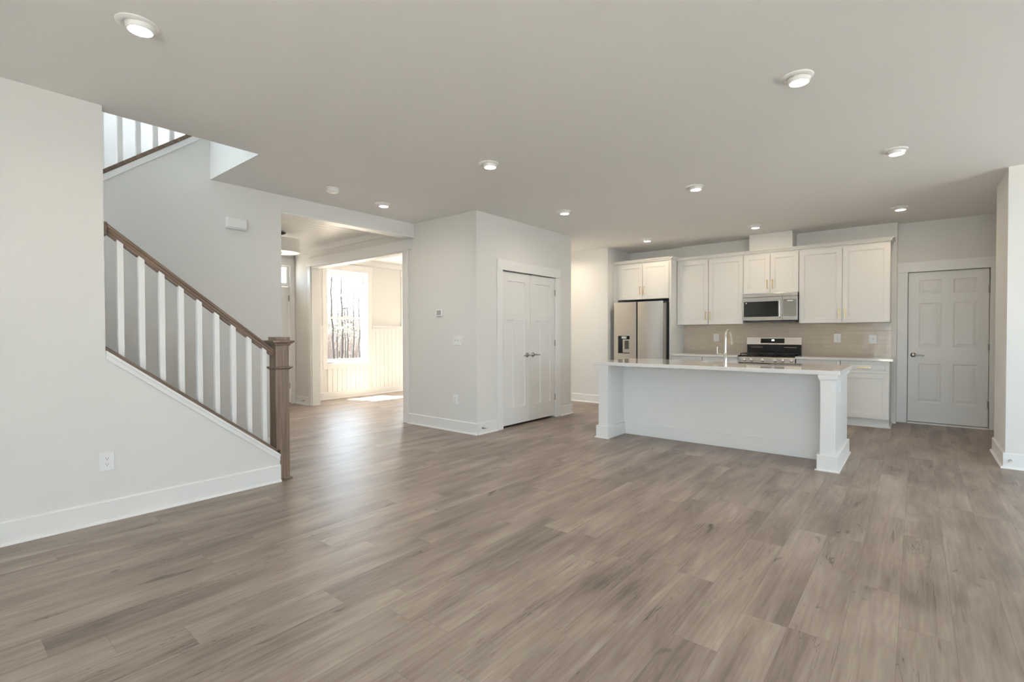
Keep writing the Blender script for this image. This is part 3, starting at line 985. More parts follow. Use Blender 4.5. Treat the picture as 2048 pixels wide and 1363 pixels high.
# ------------------------------------------------------------------ ceiling lights
LG = 'recessed ceiling lights'
def can(loc, label, off=(0.0, 0.0)):
    x, y = loc
    t = thing('recessed_light', (x, y, H), label, 'ceiling light', LG)
    m = MB()
    m.lathe((x, y, H), [(0.087, 0.0), (0.086, -0.005), (0.078, -0.011), (0.066, -0.014), (0.062, -0.013), (0.05, -0.006)], 40)
    m.build('trim_ring', M_TRIM, t, smooth=True)
    cx, cy = x + off[0], y + off[1]
    m = MB()
    m.lathe((cx, cy, H), [(0.062, -0.008), (0.061, -0.016), (0.057, -0.028), (0.0535, -0.034), (0.050, -0.035), (0.0495, -0.032)], 36)
    m.build('eyeball', M_TRIM, t, smooth=True)
    m = MB()
    m.lathe((cx, cy, H), [(0.0495, -0.0325), (0.048, -0.0345), (0.03, -0.036), (0.001, -0.0365)], 32)
    m.build('lens', M_LENS, t, smooth=True)
    return t
CANS = [((-2.932, 0.711), 'recessed light nearest the left wall, topmost in the picture'),
        ((-2.938, 3.256), 'recessed light over the middle of the living room floor'),
        ((-4.777, 3.466), 'recessed light in front of the header beam of the foyer opening'),
        ((-3.366, 5.102), 'recessed light in front of the closet double doors'),
        ((-1.773, 5.116), 'recessed light over the middle of the island front'),
        ((-0.555, 3.322), 'large near recessed light in the upper right ceiling'),
        ((-0.148, 5.159), 'recessed light right of the island over the walkway'),
        ((-0.169, 7.526), 'recessed light in front of the six-panel garage entry door'),
        ((-1.765, 7.506), 'recessed light in front of the duct chase above the microwave'),
        ((-3.345, 7.464), 'recessed light in front of the cabinet above the refrigerator')]
can0 = can(*CANS[0], off=(0.010, 0.010))
for loc, lab in CANS[1:]:
    dup(can0, (loc[0], loc[1], H), lab)
# unseen fill cans added to brighten the dining room and hall
FILL_CANS = [((-7.6, 5.3), 'added dining room fill light nearest the window'), ((-6.4, 5.3), 'added dining room fill light nearest the closet'),
       ((-7.6, 6.8), 'added dining room fill light by the far window'), ((-6.4, 6.8), 'added dining room fill light near the hall'),
       ((-4.9, 7.12), 'added fill light in the hall beside the closet')]
for loc, lab in FILL_CANS:
    dup(can0, (loc[0], loc[1], H), lab)
for loc, lab in CANS + FILL_CANS:
    kit = loc[1] > 7.4
    is_fill = (loc, lab) in FILL_CANS
    lamp('can_glow', 'AREA', (loc[0] + 0.012, loc[1] + 0.012, H - 0.045), (0, 0, -1), (7.5 if loc[1] > 7 else 3.5) if is_fill else (4.2 if kit else CAN_W),
         (1.0, 0.86, 0.66) if is_fill else ((1.0, 0.79, 0.54) if kit else CAN_COL), shape='DISK', size=0.09, spread=math.radians(180 if kit else 160))

t = thing('smoke_detector', (-4.666, 2.77, H), 'round white smoke detector on the ceiling left of the beam light', 'smoke detector')
MB().lathe((-4.666, 2.77, H), [(0.066, 0.0), (0.066, -0.012), (0.062, -0.014)], 36).build('base', M_PLATE, t, smooth=True)
MB().lathe((-4.666, 2.77, H), [(0.058, -0.014), (0.060, -0.018), (0.060, -0.036), (0.050, -0.046), (0.02, -0.049)], 36).build('cover', M_PLATE, t, smooth=True)

# foyer drum pendant
px_, py_ = -7.22, 3.45
t = thing('drum_pendant', (px_, py_, H - 0.012), 'white fabric drum light hanging from the plank foyer ceiling', 'ceiling light')
zc = H - 0.012
MB().lathe((px_, py_, zc), [(0.07, 0.0), (0.07, -0.008), (0.05, -0.025), (0.012, -0.034)], 32).build('canopy', M_BRONZE, t, smooth=True)
MB().tube([(px_, py_, zc - 0.03), (px_, py_, 2.64)], 0.008, 10).build('stem', M_BRONZE, t)
m = MB()
m.lathe((px_, py_, 0), [(0.255, 2.63), (0.255, 2.435), (0.252, 2.435), (0.252, 2.628)], 48)
m.build('shade', M_SHADE, t, smooth=True)
MB().lathe((px_, py_, 0), [(0.251, 2.446), (0.251, 2.442), (0.01, 2.438)], 48).build('diffuser', M_DIFF, t, smooth=True)
lamp('drum_glow', 'AREA', (px_, py_, 2.41), (0, 0, -1), 9.0, (1.0, 0.88, 0.70), shape='DISK', size=0.4)
MB().lathe((px_, py_, 0), [(0.02, 2.440), (0.02, 2.432), (0.012, 2.426), (0.006, 2.418)], 20).build('finial', M_BRONZE, t, smooth=True)

# ------------------------------------------------------------------ cabinets
def shaker(T, u0, u1, z0, z1, name, parent, fr=0.06, d0=0.0, t=0.02):
    """door or drawer front standing t proud of the cabinet face (d0)"""
    TT = lambda u, d, z: T(u, d0 + t + d, z)
    if fr: pan = [(u0 + fr, u1 - fr, z0 + fr, z1 - fr)]
    else: pan = []
    return leaf(TT, u0, u1, z0, z1, pan, [(0, 0), (0.002, -0.007), (0.010, -0.007), (0.013, -0.011)], t=t).build(name, M_CAB, parent)

def bar_pull(T, u, z, length, vertical, parent, d0):
    m = MB()
    h = length / 2
    if vertical:
        m.box(u - 0.006, u + 0.006, d0 + 0.024, d0 + 0.034, z - h, z + h, T)
        for s in (-1, 1): m.box(u - 0.005, u + 0.005, d0, d0 + 0.025, z + s * (h - 0.012) - 0.005, z + s * (h - 0.012) + 0.005, T)
    else:
        m.box(u - h, u + h, d0 + 0.024, d0 + 0.034, z - 0.006, z + 0.006, T)
        for s in (-1, 1): m.box(u + s * (h - 0.012) - 0.005, u + s * (h - 0.012) + 0.005, d0, d0 + 0.025, z - 0.005, z + 0.005, T)
    return m.build('pull_handle', M_GOLD, parent, bevel=0.001)

def wall_cab(x0, x1, z0, z1, yf, yb, label, pull_z, um=None, gl=0.0):
    c = thing('upper_cabinet', ((x0 + x1) / 2, yb, z0), label, 'cabinet', 'upper kitchen cabinets')
    MB().box(x0, x1, yf, yb, z0, z1).build('cabinet_body', M_CAB, c, bevel=0.001)
    T = facing_neg_y(yf)
    um = um or (x0 + x1) / 2
    for a, b_, hu in ((x0 + 0.006 + gl, um - 0.004, um - 0.036), (um + 0.004, x1 - 0.006, um + 0.036)):
        d = shaker(T, a, b_, z0 + 0.004, z1 - 0.03, 'cabinet_door', c)
        bar_pull(T, hu, pull_z, 0.135, True, d, 0.02)
    return c
YU = 8.205   # upper carcass face, doors stand 0.02 proud
UX = [-3.125, -2.083, -1.327, -0.272]
wall_cab(UX[0] + 0.002, UX[1], 1.381, 2.452, YU, YW - 0.012, 'tall white upper cabinet between the refrigerator and the microwave', 1.522, -2.61)
wall_cab(UX[1] + 0.002, UX[2] - 0.002, 1.838, 2.452, YU, YW - 0.012, 'short white upper cabinet directly above the microwave', 1.975)
wall_cab(UX[2], UX[3], 1.381, 2.452, YU, YW - 0.012, 'tall white upper cabinet right of the microwave, nearest the garage door', 1.514, -0.80)
YF = 7.955
fcab = wall_cab(-4.105, -3.16, 1.822, 2.452, YF, YR - 0.002, 'deep white upper cabinet above the refrigerator', 1.975, -3.63, 0.03)
MB().box(-3.158, -3.127, 7.935, YW - 0.012, 0.0, 2.452).build('side_panel', M_CAB, fcab, bevel=0.001)
MB().box(KX0 + 0.002, -4.107, 7.975, 7.995, 0.0, 2.452).build('filler_strip', M_CAB, fcab, bevel=0.001)
# crown along the cabinets
CP = [(0.0, 2.452), (0.006, 2.452), (0.010, 2.462), (0.034, 2.488), (0.045, 2.490), (0.045, 2.499), (0.0, 2.499)]
mb = MB()
mb.prism([(-p, q) for p, q in CP], UX[0] - 0.0, UX[3] + 0.02, 'x', lambda a, b_, c: (a, YU - 0.02 + b_, c))
mb.prism([(p, q) for p, q in CP], YU - 0.065, YW, 'y', lambda a, b_, c: (UX[3] + a, b_, c))
mb.prism([(-p, q) for p, q in CP], KX0 + 0.004, -3.10, 'x', lambda a, b_, c: (a, YF - 0.02 + b_, c))
mb.prism([(p, q) for p, q in CP], YF - 0.065, YU - 0.02, 'y', lambda a, b_, c: (-3.127 + a, b_, c))
struct(mb, 'trim_cabinet_crown', M_CAB)

YBF = 7.955
def base_cab(x0, x1, label, doors, end_right=False):
    c = thing('base_cabinet', ((x0 + x1) / 2, YW, 0.0), label, 'cabinet', 'base kitchen cabinets')
    MB().box(x0, x1, YBF, YW - 0.002, 0.115, 0.868).build('cabinet_body', M_CAB, c, bevel=0.001)
    m = MB().box(x0, x1, YBF + 0.06, YBF + 0.075, 0.0, 0.115)
    if end_right: m.box(x1 - 0.015, x1, YBF + 0.075, YW - 0.02, 0.0, 0.115)
    m.build('toe_kick', M_CAB, c)
    T = facing_neg_y(YBF)
    xs = [x0 + (x1 - x0) * k / doors for k in range(doors + 1)]
    for k in range(doors):
        a, b_ = xs[k] + 0.004, xs[k + 1] - 0.004
        d = shaker(T, a, b_, 0.715, 0.866, 'drawer', c, 0.032)
        bar_pull(T, (a + b_) / 2, 0.786, 0.145, False, d, 0.02)
        d = shaker(T, a, b_, 0.122, 0.708, 'cabinet_door', c)
        bar_pull(T, b_ - 0.035, 0.62, 0.135, True, d, 0.02) if not end_right else None
    return c
base_cab(-3.125, -2.622, 'white base cabinet beside the refrigerator panel', 1)
base_cab(-2.618, -2.090, 'white base cabinet immediately left of the range', 1)
base_cab(-1.318, -0.794, 'white base cabinet immediately right of the range', 1)
base_cab(-0.790, -0.265, 'white base cabinet at the right end of the counter', 1, True)
bmx = MB().prism([(YBF + 0.06, 0.0), (YBF + 0.044, 0.0), (YBF + 0.048, 0.012), (YBF + 0.06, 0.018)], -1.318, -0.249, 'x')
bmx.box(-0.265, -0.249, YBF + 0.044, YW - 0.02, 0.0, 0.016)
struct(bmx, 'trim_cabinet_shoe', M_TRIM)
tag(MB().box(-3.125, -2.088, 7.905, YW - 0.001, 0.870, 0.905).build('countertop', M_QUARTZ, bevel=0.003), 'white countertop on the base cabinets left of the range', 'countertop', 'kitchen wall countertops')
tag(MB().box(-1.320, -0.225, 7.905, YW - 0.001, 0.870, 0.905).build('countertop', M_QUARTZ, bevel=0.003), 'white countertop on the base cabinets right of the range', 'countertop', 'kitchen wall countertops')
m = MB()
m.box(-3.125, UX[1], YW - 0.01, YW - 0.0005, 0.906, 1.380)
m.box(UX[1], UX[2], YW - 0.01, YW - 0.0005, 0.906, 1.84)
m.box(UX[2], -0.268, YW - 0.01, YW - 0.0005, 0.906, 1.380)
tag(m.build('backsplash', M_TILE), 'taupe glossy tile backsplash between counter and upper cabinets', 'backsplash')

# ------------------------------------------------------------------ refrigerator
fx0, fxm, fx1 = -4.098, -3.668, -3.178
fy = 7.80
fr = thing('refrigerator', ((fx0 + fx1) / 2, 8.2, 0.0), 'stainless side-by-side refrigerator with ice and water dispenser', 'refrigerator')
MB().box(fx0 + 0.006, fx1 - 0.006, fy + 0.075, YR - 0.03, 0.02, 1.765).build('cabinet_body', M_DGREY, fr, bevel=0.004)
def fdoor(x0, x1, cut=None):
    """slightly bowed door: section in x/y swept up z; cut leaves the dispenser opening"""
    m = MB()
    n = 14
    def fy_at(x):
        q = (x - x0) / (x1 - x0) * 2 - 1
        return fy + 0.007 * q * q
    xs = [x0 + (x1 - x0) * (i / n) for i in range(n + 1)]
    if cut: xs = sorted(set(xs + [cut[0], cut[1]]))
    zs = [0.06, 1.775] if not cut else [0.06, cut[2], cut[3], 1.775]
    yb = fy + 0.07
    for a, b_ in zip(xs, xs[1:]):
        for c, d in zip(zs, zs[1:]):
            if cut and cut[0] - 1e-6 <= a and b_ <= cut[1] + 1e-6 and abs(c - cut[2]) < 1e-6: continue
            m.poly([(a, fy_at(a), c), (b_, fy_at(b_), c), (b_, fy_at(b_), d), (a, fy_at(a), d)])
        for z in (0.06, 1.775):
            m.poly([(a, fy_at(a), z), (b_, fy_at(b_), z), (b_, yb, z), (a, yb, z)])
    for x in (x0, x1):
        m.poly([(x, fy_at(x), 0.06), (x, yb, 0.06), (x, yb, 1.775), (x, fy_at(x), 1.775)])
    m.poly([(x0, yb, 0.06), (x1, yb, 0.06), (x1, yb, 1.775), (x0, yb, 1.775)])
    bmesh.ops.remove_doubles(m.bm, verts=m.bm.verts, dist=1e-5)
    return m
cut = (-4.018, -3.80, 0.888, 1.196)
fz = fdoor(fx0, fxm - 0.012, cut).build('freezer_door', M_STEELV, fr, smooth=True, label='left freezer door with dispenser')
fd = fdoor(fxm + 0.012, fx1 - 0.03).build('fridge_door', M_STEELV, fr, smooth=True, label='wider right fridge door')
m = MB()
for x in (fxm - 0.022, fxm + 0.014): m.box(x, x + 0.008, fy + 0.03, fy + 0.06, 0.30, 1.42)
m.box(fxm - 0.012, fxm + 0.012, fy + 0.05, fy + 0.07, 0.06, 1.77)
m.build('pocket_handles', M_DARKIN, fr, label='dark recessed handle gap')
MB().box(fx1 - 0.03, fx1 - 0.004, fy + 0.02, fy + 0.07, 0.06, 1.74).build('door_edge', M_EDGE, fr)
MB().box(fx1 - 0.028, fx1 - 0.006, fy + 0.012, fy + 0.08, 1.742, 1.772).build('hinge_cover', M_BLACK, fr, bevel=0.003)
m = MB()
m.box(cut[0], cut[1], fy + 0.062, fy + 0.066, cut[2], cut[3])
m.box(cut[0], cut[0] + 0.004, fy + 0.006, fy + 0.062, cut[2], cut[3]); m.box(cut[1] - 0.004, cut[1], fy + 0.006, fy + 0.062, cut[2], cut[3])
m.box(cut[0], cut[1], fy + 0.006, fy + 0.062, cut[3] - 0.004, cut[3])
dp = m.build('dispenser', M_BLACK, fz, label='black dispenser recess')
m = MB()
m.box(cut[0] + 0.07, cut[1] - 0.01, fy + 0.040, fy + 0.061, cut[2] + 0.02, cut[3] - 0.06)
m.box(cut[0] + 0.004, cut[1] - 0.004, fy + 0.006, fy + 0.062, cut[2], cut[2] + 0.008)
m.build('dispenser_panel', M_STEELV, fz)
MB().box(cut[0] + 0.11, cut[1] - 0.035, fy + 0.032, fy + 0.040, cut[2] + 0.08, cut[3] - 0.08).build('dispenser_paddle', M_DGREY, fz)
MB().box(cut[0] + 0.06, cut[1] - 0.07, fy + 0.02, fy + 0.045, cut[3] - 0.045, cut[3] - 0.008).build('dispenser_nozzle', M_PLATE, fz)
MB().box(fx0 + 0.02, fx1 - 0.02, fy + 0.05, fy + 0.09, 0.0, 0.055).build('kick_grille', M_BLACK, fr)

# ------------------------------------------------------------------ microwave
mx0, mx1 = -2.078, -1.332
mw = thing('microwave', ((mx0 + mx1) / 2, YW - 0.02, 1.415), 'stainless over-the-range microwave below the short cabinet', 'microwave')
my = 8.135
MB().box(mx0 + 0.004, mx1 - 0.004, my + 0.035, YW - 0.012, 1.415, 1.834).build('case', M_BLACK, mw, bevel=0.003)
MB().box(mx0, mx1, my, my + 0.035, 1.782, 1.834).build('vent_strip', M_STEEL, mw, bevel=0.003)
xdv = -1.53
m = leaf(facing_neg_y(my), mx0, xdv - 0.002, 1.430, 1.778, [(mx0 + 0.02, xdv - 0.055, 1.485, 1.715)], [(0, 0), (0.003, -0.003)], t=0.035)
md_ = m.build('door', M_STEEL, mw)
MB().box(mx0 + 0.022, xdv - 0.057, my - 0.0005, my + 0.003, 1.487, 1.713).build('door_glass', M_BGLASS, md_)
MB().box(mx0 + 0.045, mx0 + 0.062, my - 0.0012, my - 0.0006, 1.685, 1.702).build('sticker', M_PLATE, md_)
m = MB()
m.tube([(xdv - 0.028, my + 0.0, 1.470), (xdv - 0.028, my - 0.03, 1.480), (xdv - 0.028, my - 0.036, 1.60), (xdv - 0.028, my - 0.03, 1.730), (xdv - 0.028, my, 1.740)], 0.010, 12)
m.build('door_handle', M_STEELV, md_, smooth=True)
cp = MB().box(xdv + 0.002, mx1, my, my + 0.035, 1.430, 1.778).build('control_panel', M_STEEL, mw, bevel=0.002)
MB().box(xdv + 0.014, mx1 - 0.014, my - 0.001, my + 0.002, 1.485, 1.735).build('touch_glass', M_MIRROR, cp, label='mirror-like touch panel')
MB().box(xdv + 0.06, mx1 - 0.06, my - 0.0018, my - 0.0011, 1.705, 1.722).build('display', M_PLATE, cp)
MB().box(mx0 + 0.03, mx1 - 0.03, my + 0.03, YW - 0.05, 1.402, 1.415).build('filter_grille', M_DGREY, mw)

# ------------------------------------------------------------------ gas range
rx0, rx1 = -2.083, -1.326
rg = thing('gas_range', ((rx0 + rx1) / 2, 8.2, 0.0), 'freestanding stainless gas range with black grates and back panel', 'range')
ry = 7.925
MB().box(rx0, rx1, ry + 0.03, YW - 0.03, 0.02, 0.885).build('body', M_BLACK, rg, bevel=0.003)
m = MB()
m.prism([(ry - 0.012, 0.800), (ry + 0.03, 0.800), (ry + 0.03, 0.893), (ry + 0.010, 0.893), (ry - 0.008, 0.880)], rx0, rx1, 'x')
cp = m.build('control_panel', M_STEEL, rg, bevel=0.002)
for kx in (-1.992, -1.894, -1.742, -1.578, -1.478, -1.372):
    m = MB()
    m.lathe((kx, ry - 0.012, 0.842), [(0.026, 0.0), (0.026, -0.006), (0.021, -0.010), (0.020, -0.032), (0.016, -0.035), (0.002, -0.0352)], 24, 'y')
    k_ = m.build('knob', M_STEELV, cp, smooth=True)
    MB().box(kx - 0.004, kx + 0.004, ry - 0.012 - 0.046, ry - 0.012 - 0.034, 0.824, 0.860).build('knob_grip', M_STEELV, k_, bevel=0.002)
od = MB().box(rx0 + 0.003, rx1 - 0.003, ry - 0.002, ry + 0.03, 0.235, 0.790).build('oven_door', M_STEEL, rg, bevel=0.003)
MB().box(rx0 + 0.10, rx1 - 0.10, ry - 0.0035, ry, 0.36, 0.63).build('oven_window', M_BGLASS, od)
m = MB()
m.tube([(rx0 + 0.05, ry - 0.05, 0.735), (rx1 - 0.05, ry - 0.05, 0.735)], 0.011, 12)
for q in (rx0 + 0.07, rx1 - 0.07): m.tube([(q, ry - 0.002, 0.735), (q, ry - 0.05, 0.735)], 0.008, 8)
m.build('oven_handle', M_STEELV, od, smooth=True)
MB().box(rx0 + 0.003, rx1 - 0.003, ry, ry + 0.03, 0.06, 0.228).build('storage_drawer', M_STEEL, rg, bevel=0.003)
m = MB()
m.box(rx0, rx1, ry + 0.005, 8.42, 0.893, 0.908)
m.build('cooktop', M_BLACK, rg, bevel=0.005)
for k in range(3):
    gx0 = rx0 + 0.02 + k * 0.24; gx1 = gx0 + 0.236
    m = MB()
    zt_, zb = 0.938, 0.926
    for q in (gx0, gx1 - 0.012): m.box(q, q + 0.012, ry + 0.04, 8.38, zb, zt_)
    for q in (ry + 0.04, 8.14, 8.368): m.box(gx0, gx1, q, q + 0.012, zb, zt_)
    gm = (gx0 + gx1) / 2
    m.box(gm - 0.005, gm + 0.005, ry + 0.04, 8.38, zb, zt_)
    for q in (ry + 0.13, 8.26): m.box(gx0, gx1, q, q + 0.010, zb, zt_)
    for q in (gx0, gx1 - 0.012):
        for s in (ry + 0.04, 8.368): m.box(q, q + 0.012, s, s + 0.012, 0.907, zb)
    m.build('grate', M_IRON, rg)
for bx in (-1.94, -1.705, -1.47):
    for by in (8.03, 8.27):
        MB().lathe((bx, by, 0.907), [(0.045, 0.0), (0.042, 0.010), (0.03, 0.014), (0.002, 0.015)], 20).build('burner_cap', M_IRON, rg, smooth=True)
MB().box(rx0 + 0.003, rx1 - 0.003, 8.425, YW - 0.012, 0.885, 1.064).build('back_riser', M_BLACK, rg, bevel=0.004)
m = MB()
for a, b_ in ((rx0 + 0.06, rx0 + 0.23), (rx1 - 0.23, rx1 - 0.06)): m.box(a, b_, 8.4215, 8.4255, 1.018, 1.023)  # thin steel strips standing in for reflections at the riser vent
m.build('riser_glints', M_STEELV, rg)
bg_ = MB().prism([(8.415, 1.062), (YW - 0.012, 1.062), (YW - 0.012, 1.176), (8.435, 1.176)], rx0 - 0.004, rx1 + 0.004, 'x').build('backguard', M_STEEL, rg, bevel=0.003)
m = MB().prism([(8.4135, 1.085), (8.42, 1.085), (8.436, 1.156), (8.4285, 1.156)], -1.882, -1.552, 'x')
m.build('display_panel', M_BGLASS, bg_)
m = MB()
for k in range(3):
    cx_ = -1.722 + k * 0.012
    dz_ = lambda z: 8.4135 + (z - 1.085) * 0.2113 - 0.0008
    for (a, b_, c, d) in ((-0.004, 0.004, 1.139, 1.141), (-0.004, 0.004, 1.129, 1.131), (-0.004, 0.004, 1.119, 1.121), (-0.005, -0.003, 1.12, 1.14), (0.003, 0.005, 1.12, 1.14)):
        m.box(cx_ + a, cx_ + b_, dz_(c), dz_(c) + 0.0006, c, d)
m.build('clock_digits', M_DIGIT, bg_)

# ------------------------------------------------------------------ island
isl = thing('kitchen_island', (-1.74, 5.7, 0.0), 'white kitchen island with post ends and quartz top with sink notch', 'kitchen island')
ix0, ix1, iy0, iy1, iyp = -2.928, -0.55, 5.19, 6.14, 5.615
PW_ = 0.118
MB().box(ix0 + PW_, ix1 - PW_, iyp, iy1, 0.0, 0.864).build('island_body', M_CAB, isl)
for a, b_ in ((ix0, ix0 + PW_), (ix1 - PW_, ix1)):
    e = MB().box(a, b_, iy0, iy1, 0.0, 0.864).build('end_panel', M_CAB, isl, bevel=0.003)
    m = MB()
    m.box(a - 0.018, b_ + 0.018, iy0 - 0.018, iy0 + PW_ + 0.018, 0.826, 0.864)
    m.box(a - 0.010, b_ + 0.010, iy0 - 0.010, iy0 + PW_ + 0.010, 0.812, 0.826)
    m.box(a - 0.018, a, iy0 + PW_ + 0.018, iy1, 0.826, 0.864) if a == ix0 else m.box(b_, b_ + 0.018, iy0 + PW_ + 0.018, iy1, 0.826, 0.864)
    m.build('post_cap', M_CAB, e, bevel=0.002)
    m = MB()
    m.box(a - 0.022, b_ + 0.022, iy0 - 0.022, iy0, 0, 0.145)
    m.box(a - 0.022, a, iy0, iy1, 0, 0.145); m.box(b_, b_ + 0.022, iy0, iyp if a == ix0 else iy1, 0, 0.145)
    if a != ix0: pass
    m.box(a - 0.036, b_ + 0.036, iy0 - 0.036, iy0 - 0.022, 0, 0.014)
    if a == ix0:
        m.box(a - 0.036, a - 0.022, iy0 - 0.022, iy1, 0, 0.014)
    else:
        m.box(b_ + 0.022, b_ + 0.036, iy0 - 0.022, iy1, 0, 0.014)
    m.build('base_trim', M_CAB, e, bevel=0.003)
m = MB()
m.box(ix0 + PW_ + 0.022, ix1 - PW_ - 0.022, iyp - 0.016, iyp, 0, 0.145)
m.build('base_trim', M_CAB, isl, bevel=0.003)
# quartz top with a notch for the apron sink
cx0, cx1, cy0, cy1 = -2.985, -0.515, 5.162, 6.212
nx0, nx1, ny = -1.99, -1.245, 5.845
m = MB()
m.prism([(cx0, cy0), (cx1, cy0), (cx1, cy1), (nx1, cy1), (nx1, ny), (nx0, ny), (nx0, cy1), (cx0, cy1)], 0.864, 0.9026, 'z')
m.build('quartz_top', M_QUARTZ, isl, bevel=0.003)
m = MB()
sx0, sx1, sy0, sy1 = nx0 - 0.01, nx1 + 0.01, ny - 0.02, cy1 + 0.01
zrim, zbot = 0.862, 0.66
m.box(sx0, sx1, sy0, sy1, zbot - 0.02, zbot)
m.box(sx0, sx0 + 0.02, sy0, sy1, zbot, zrim); m.box(sx1 - 0.02, sx1, sy0, sy1, zbot, zrim)
m.box(sx0 + 0.02, sx1 - 0.02, sy0, sy0 + 0.02, zbot, zrim); m.box(sx0 + 0.02, sx1 - 0.02, sy1 - 0.02, sy1, zbot, zrim)
tag(m.build('apron_sink', M_PORC, bevel=0.004), 'white apron sink set into the back notch of the island top', 'sink')

fa = thing('faucet', (-1.61, 5.633, 0.9026), 'tall brushed gooseneck pull-down faucet on the island', 'faucet')
bx, by, bz = -1.61, 5.633, 0.9028
MB().lathe((bx, by, bz), [(0.026, 0.0), (0.026, 0.004), (0.0195, 0.008), (0.0195, 0.118), (0.017, 0.121), (0.012, 0.124)], 24).build('base', M_STEELV, fa, smooth=True)
path = [(bx, by, bz + 0.12), (bx, by, 1.17)]
R = 0.105
for k in range(1, 15):
    a = PI * k / 14 * 0.92
    path.append((bx, by + R - R * math.cos(a), 1.17 + R * math.sin(a)))
MB().tube(path, 0.0115, 14).build('gooseneck', M_STEELV, fa, smooth=True)
ex, ey, ez = path[-1]
pv = Vector(path[-1]) - Vector(path[-2]); pv.normalize()
p0 = Vector(path[-1])
m = MB().tube([p0, p0 + pv * 0.02, p0 + pv * 0.06, p0 + pv * 0.085], 0.0145, 14)
sp = m.build('spray_head', M_STEELV, fa, smooth=True)
q0 = p0 + pv * 0.035 + Vector((0, 0.014, 0))
MB().tube([q0, q0 + Vector((0, 0.006, 0))], 0.007, 10).build('spray_button', M_SLOT, sp)
m = MB()
m.tube([(bx - 0.015, by, 1.005), (bx - 0.095, by, 1.005)], 0.014, 14)
m.tube([(bx - 0.088, by, 1.01), (bx - 0.088, by + 0.002, 1.09)], 0.0045, 10)
m.build('lever_handle', M_STEELV, fa, smooth=True)

# ------------------------------------------------------------------ outside: leaf-strewn ground and bare woods
struct(MB().box(-70, -8.9, -30, 60, -0.55, -0.45), 'ground', M_LEAF)
struct(MB().box(-3.9, 18, -40, -2.8, -0.3, -0.2).box(3.4, 18, -2.8, 40, -0.3, -0.2), 'ground_rear', M_PATIO)
rnd = random.Random(11)
def tree(x, y, h, r, lean, label, pine=False):
    t = thing('tree', (x, y, -0.46), label, 'tree', 'trees outside the dining room window')
    tr = MB()
    n = 9
    pts = [(x + lean * (i / n) ** 1.3 * 0.3 + rnd.uniform(-0.03, 0.03), y + lean * (i / n) + rnd.uniform(-0.03, 0.03), -0.46 + h * i / n) for i in range(n + 1)]
    tr.tube(pts, r, 8, r * 0.25)
    tk = tr.build('trunk', M_BARK, t, smooth=True)
    br = MB()
    ends = []
    for k in range(16 if not pine else 18):
        f = rnd.uniform(0.42, 0.98) if not pine else rnd.uniform(0.36, 0.9)
        i = min(int(f * n), n - 1); q = f * n - i
        b0 = Vector(pts[i]).lerp(Vector(pts[i + 1]), q)
        a = rnd.uniform(0, 2 * PI); ln = rnd.uniform(0.5, 1.5) * (1.2 - f * 0.7)
        rise = rnd.uniform(0.3, 1.0) if not pine else rnd.uniform(-0.05, 0.3)
        e = b0 + Vector((math.cos(a), math.sin(a), rise)) * ln
        mid = b0.lerp(e, 0.5) + Vector((0, 0, 0.06))
        br.tube([b0, mid, e], r * 0.22, 5, r * 0.07)
        ends += [mid, e]
        if not pine:
            for _ in range(4):
                s0 = b0.lerp(e, rnd.uniform(0.3, 1))
                e2 = s0 + Vector((rnd.uniform(-.5, .5), rnd.uniform(-.5, .5), rnd.uniform(0.1, .6)))
                br.tube([s0, e2], r * 0.09, 4, r * 0.03)
    br.build('branches', M_BARK, t)
    if pine:
        nd = MB()
        for e in ends:
            for _ in range(26):
                d = Vector((rnd.gauss(0, 1), rnd.gauss(0, 1), rnd.gauss(0.1, 0.5))).normalized()
                c = e + Vector((rnd.gauss(0, .16), rnd.gauss(0, .16), rnd.gauss(0, .05)))
                s = d.cross(Vector((0, 0, 1))); s.normalize()
                L_ = rnd.uniform(0.08, 0.18)
                nd.poly([c - s * 0.012, c + s * 0.012, c + d * L_])
        f = nd.build('needles', M_NEEDLE, t)
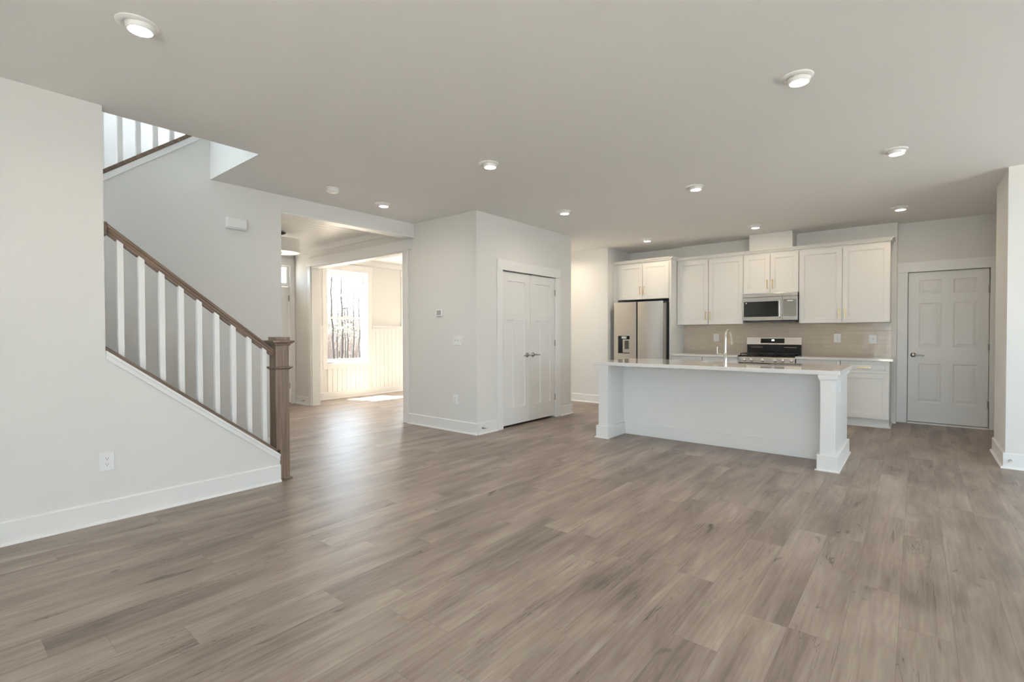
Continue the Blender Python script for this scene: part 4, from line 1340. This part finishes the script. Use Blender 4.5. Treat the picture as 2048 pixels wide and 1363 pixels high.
# each trunk stands on its own sight line beyond the window
TREES = [(-17.5, 10.39, 4.3, 0.075, -0.1, 'pine with green needle tufts, leftmost tree seen through the window', True),
         (-19.0, 11.67, 4.2, 0.085, 0.0, 'dark straight pine trunk just left of the middle of the window', True),
         (-23.0, 14.46, 3.9, 0.07, 0.0, 'slim bare tree standing in the middle of the window view', False),
         (-21.0, 13.46, 3.9, 0.065, 0.08, 'slim bare tree just right of the middle of the window view', False),
         (-18.2, 11.97, 3.7, 0.065, 0.02, 'bare branching tree at the right edge of the window view', False),
         (-26.0, 15.63, 4.2, 0.06, 0.1, 'far thin bare tree between the two pines', False),
         (-25.0, 15.57, 4.0, 0.06, -0.05, 'far thin bare tree right behind the dark pine trunk', False)]
for a in TREES: tree(a[0], a[1], a[2], a[3] * 0.8, *a[4:])
def thicket(name, n, x0, x1, hmin, hmax, rad, m_, label, seed):
    r_ = random.Random(seed)
    b = MB()
    for _ in range(n):
        x = r_.uniform(x0, x1)
        yc = -0.58 * x - 0.05            # window sight lines fan out with distance
        y = yc + r_.uniform(-0.22, 0.22) * -x * 0.42
        h = r_.uniform(hmin, hmax)
        p1 = (x + r_.uniform(-.3, .3), y + r_.uniform(-.25, .25), -0.46 + h)
        b.tube([(x, y, -0.46), ((x + p1[0]) / 2 + r_.uniform(-.06, .06), (y + p1[1]) / 2 + r_.uniform(-.06, .06), -0.46 + h / 2), p1], rad * r_.uniform(.5, 1.2), 4, rad * 0.25)
        for _ in range(5):
            f = r_.uniform(0.35, 1)
            s0 = Vector((x, y, -0.46)).lerp(Vector(p1), f)
            b.tube([s0, s0 + Vector((r_.uniform(-.5, .5), r_.uniform(-.5, .5), r_.uniform(0.1, .6)))], rad * 0.4, 3, rad * 0.15)
    o = b.build(name, m_)
    o['kind'] = 'stuff'
    tag(o, label, 'undergrowth')
thicket('undergrowth', 1100, -37, -27.5, 1.0, 3.8, 0.02, M_TWIG, 'pale tangle of bare saplings and brush filling the woods beyond the window', 3)
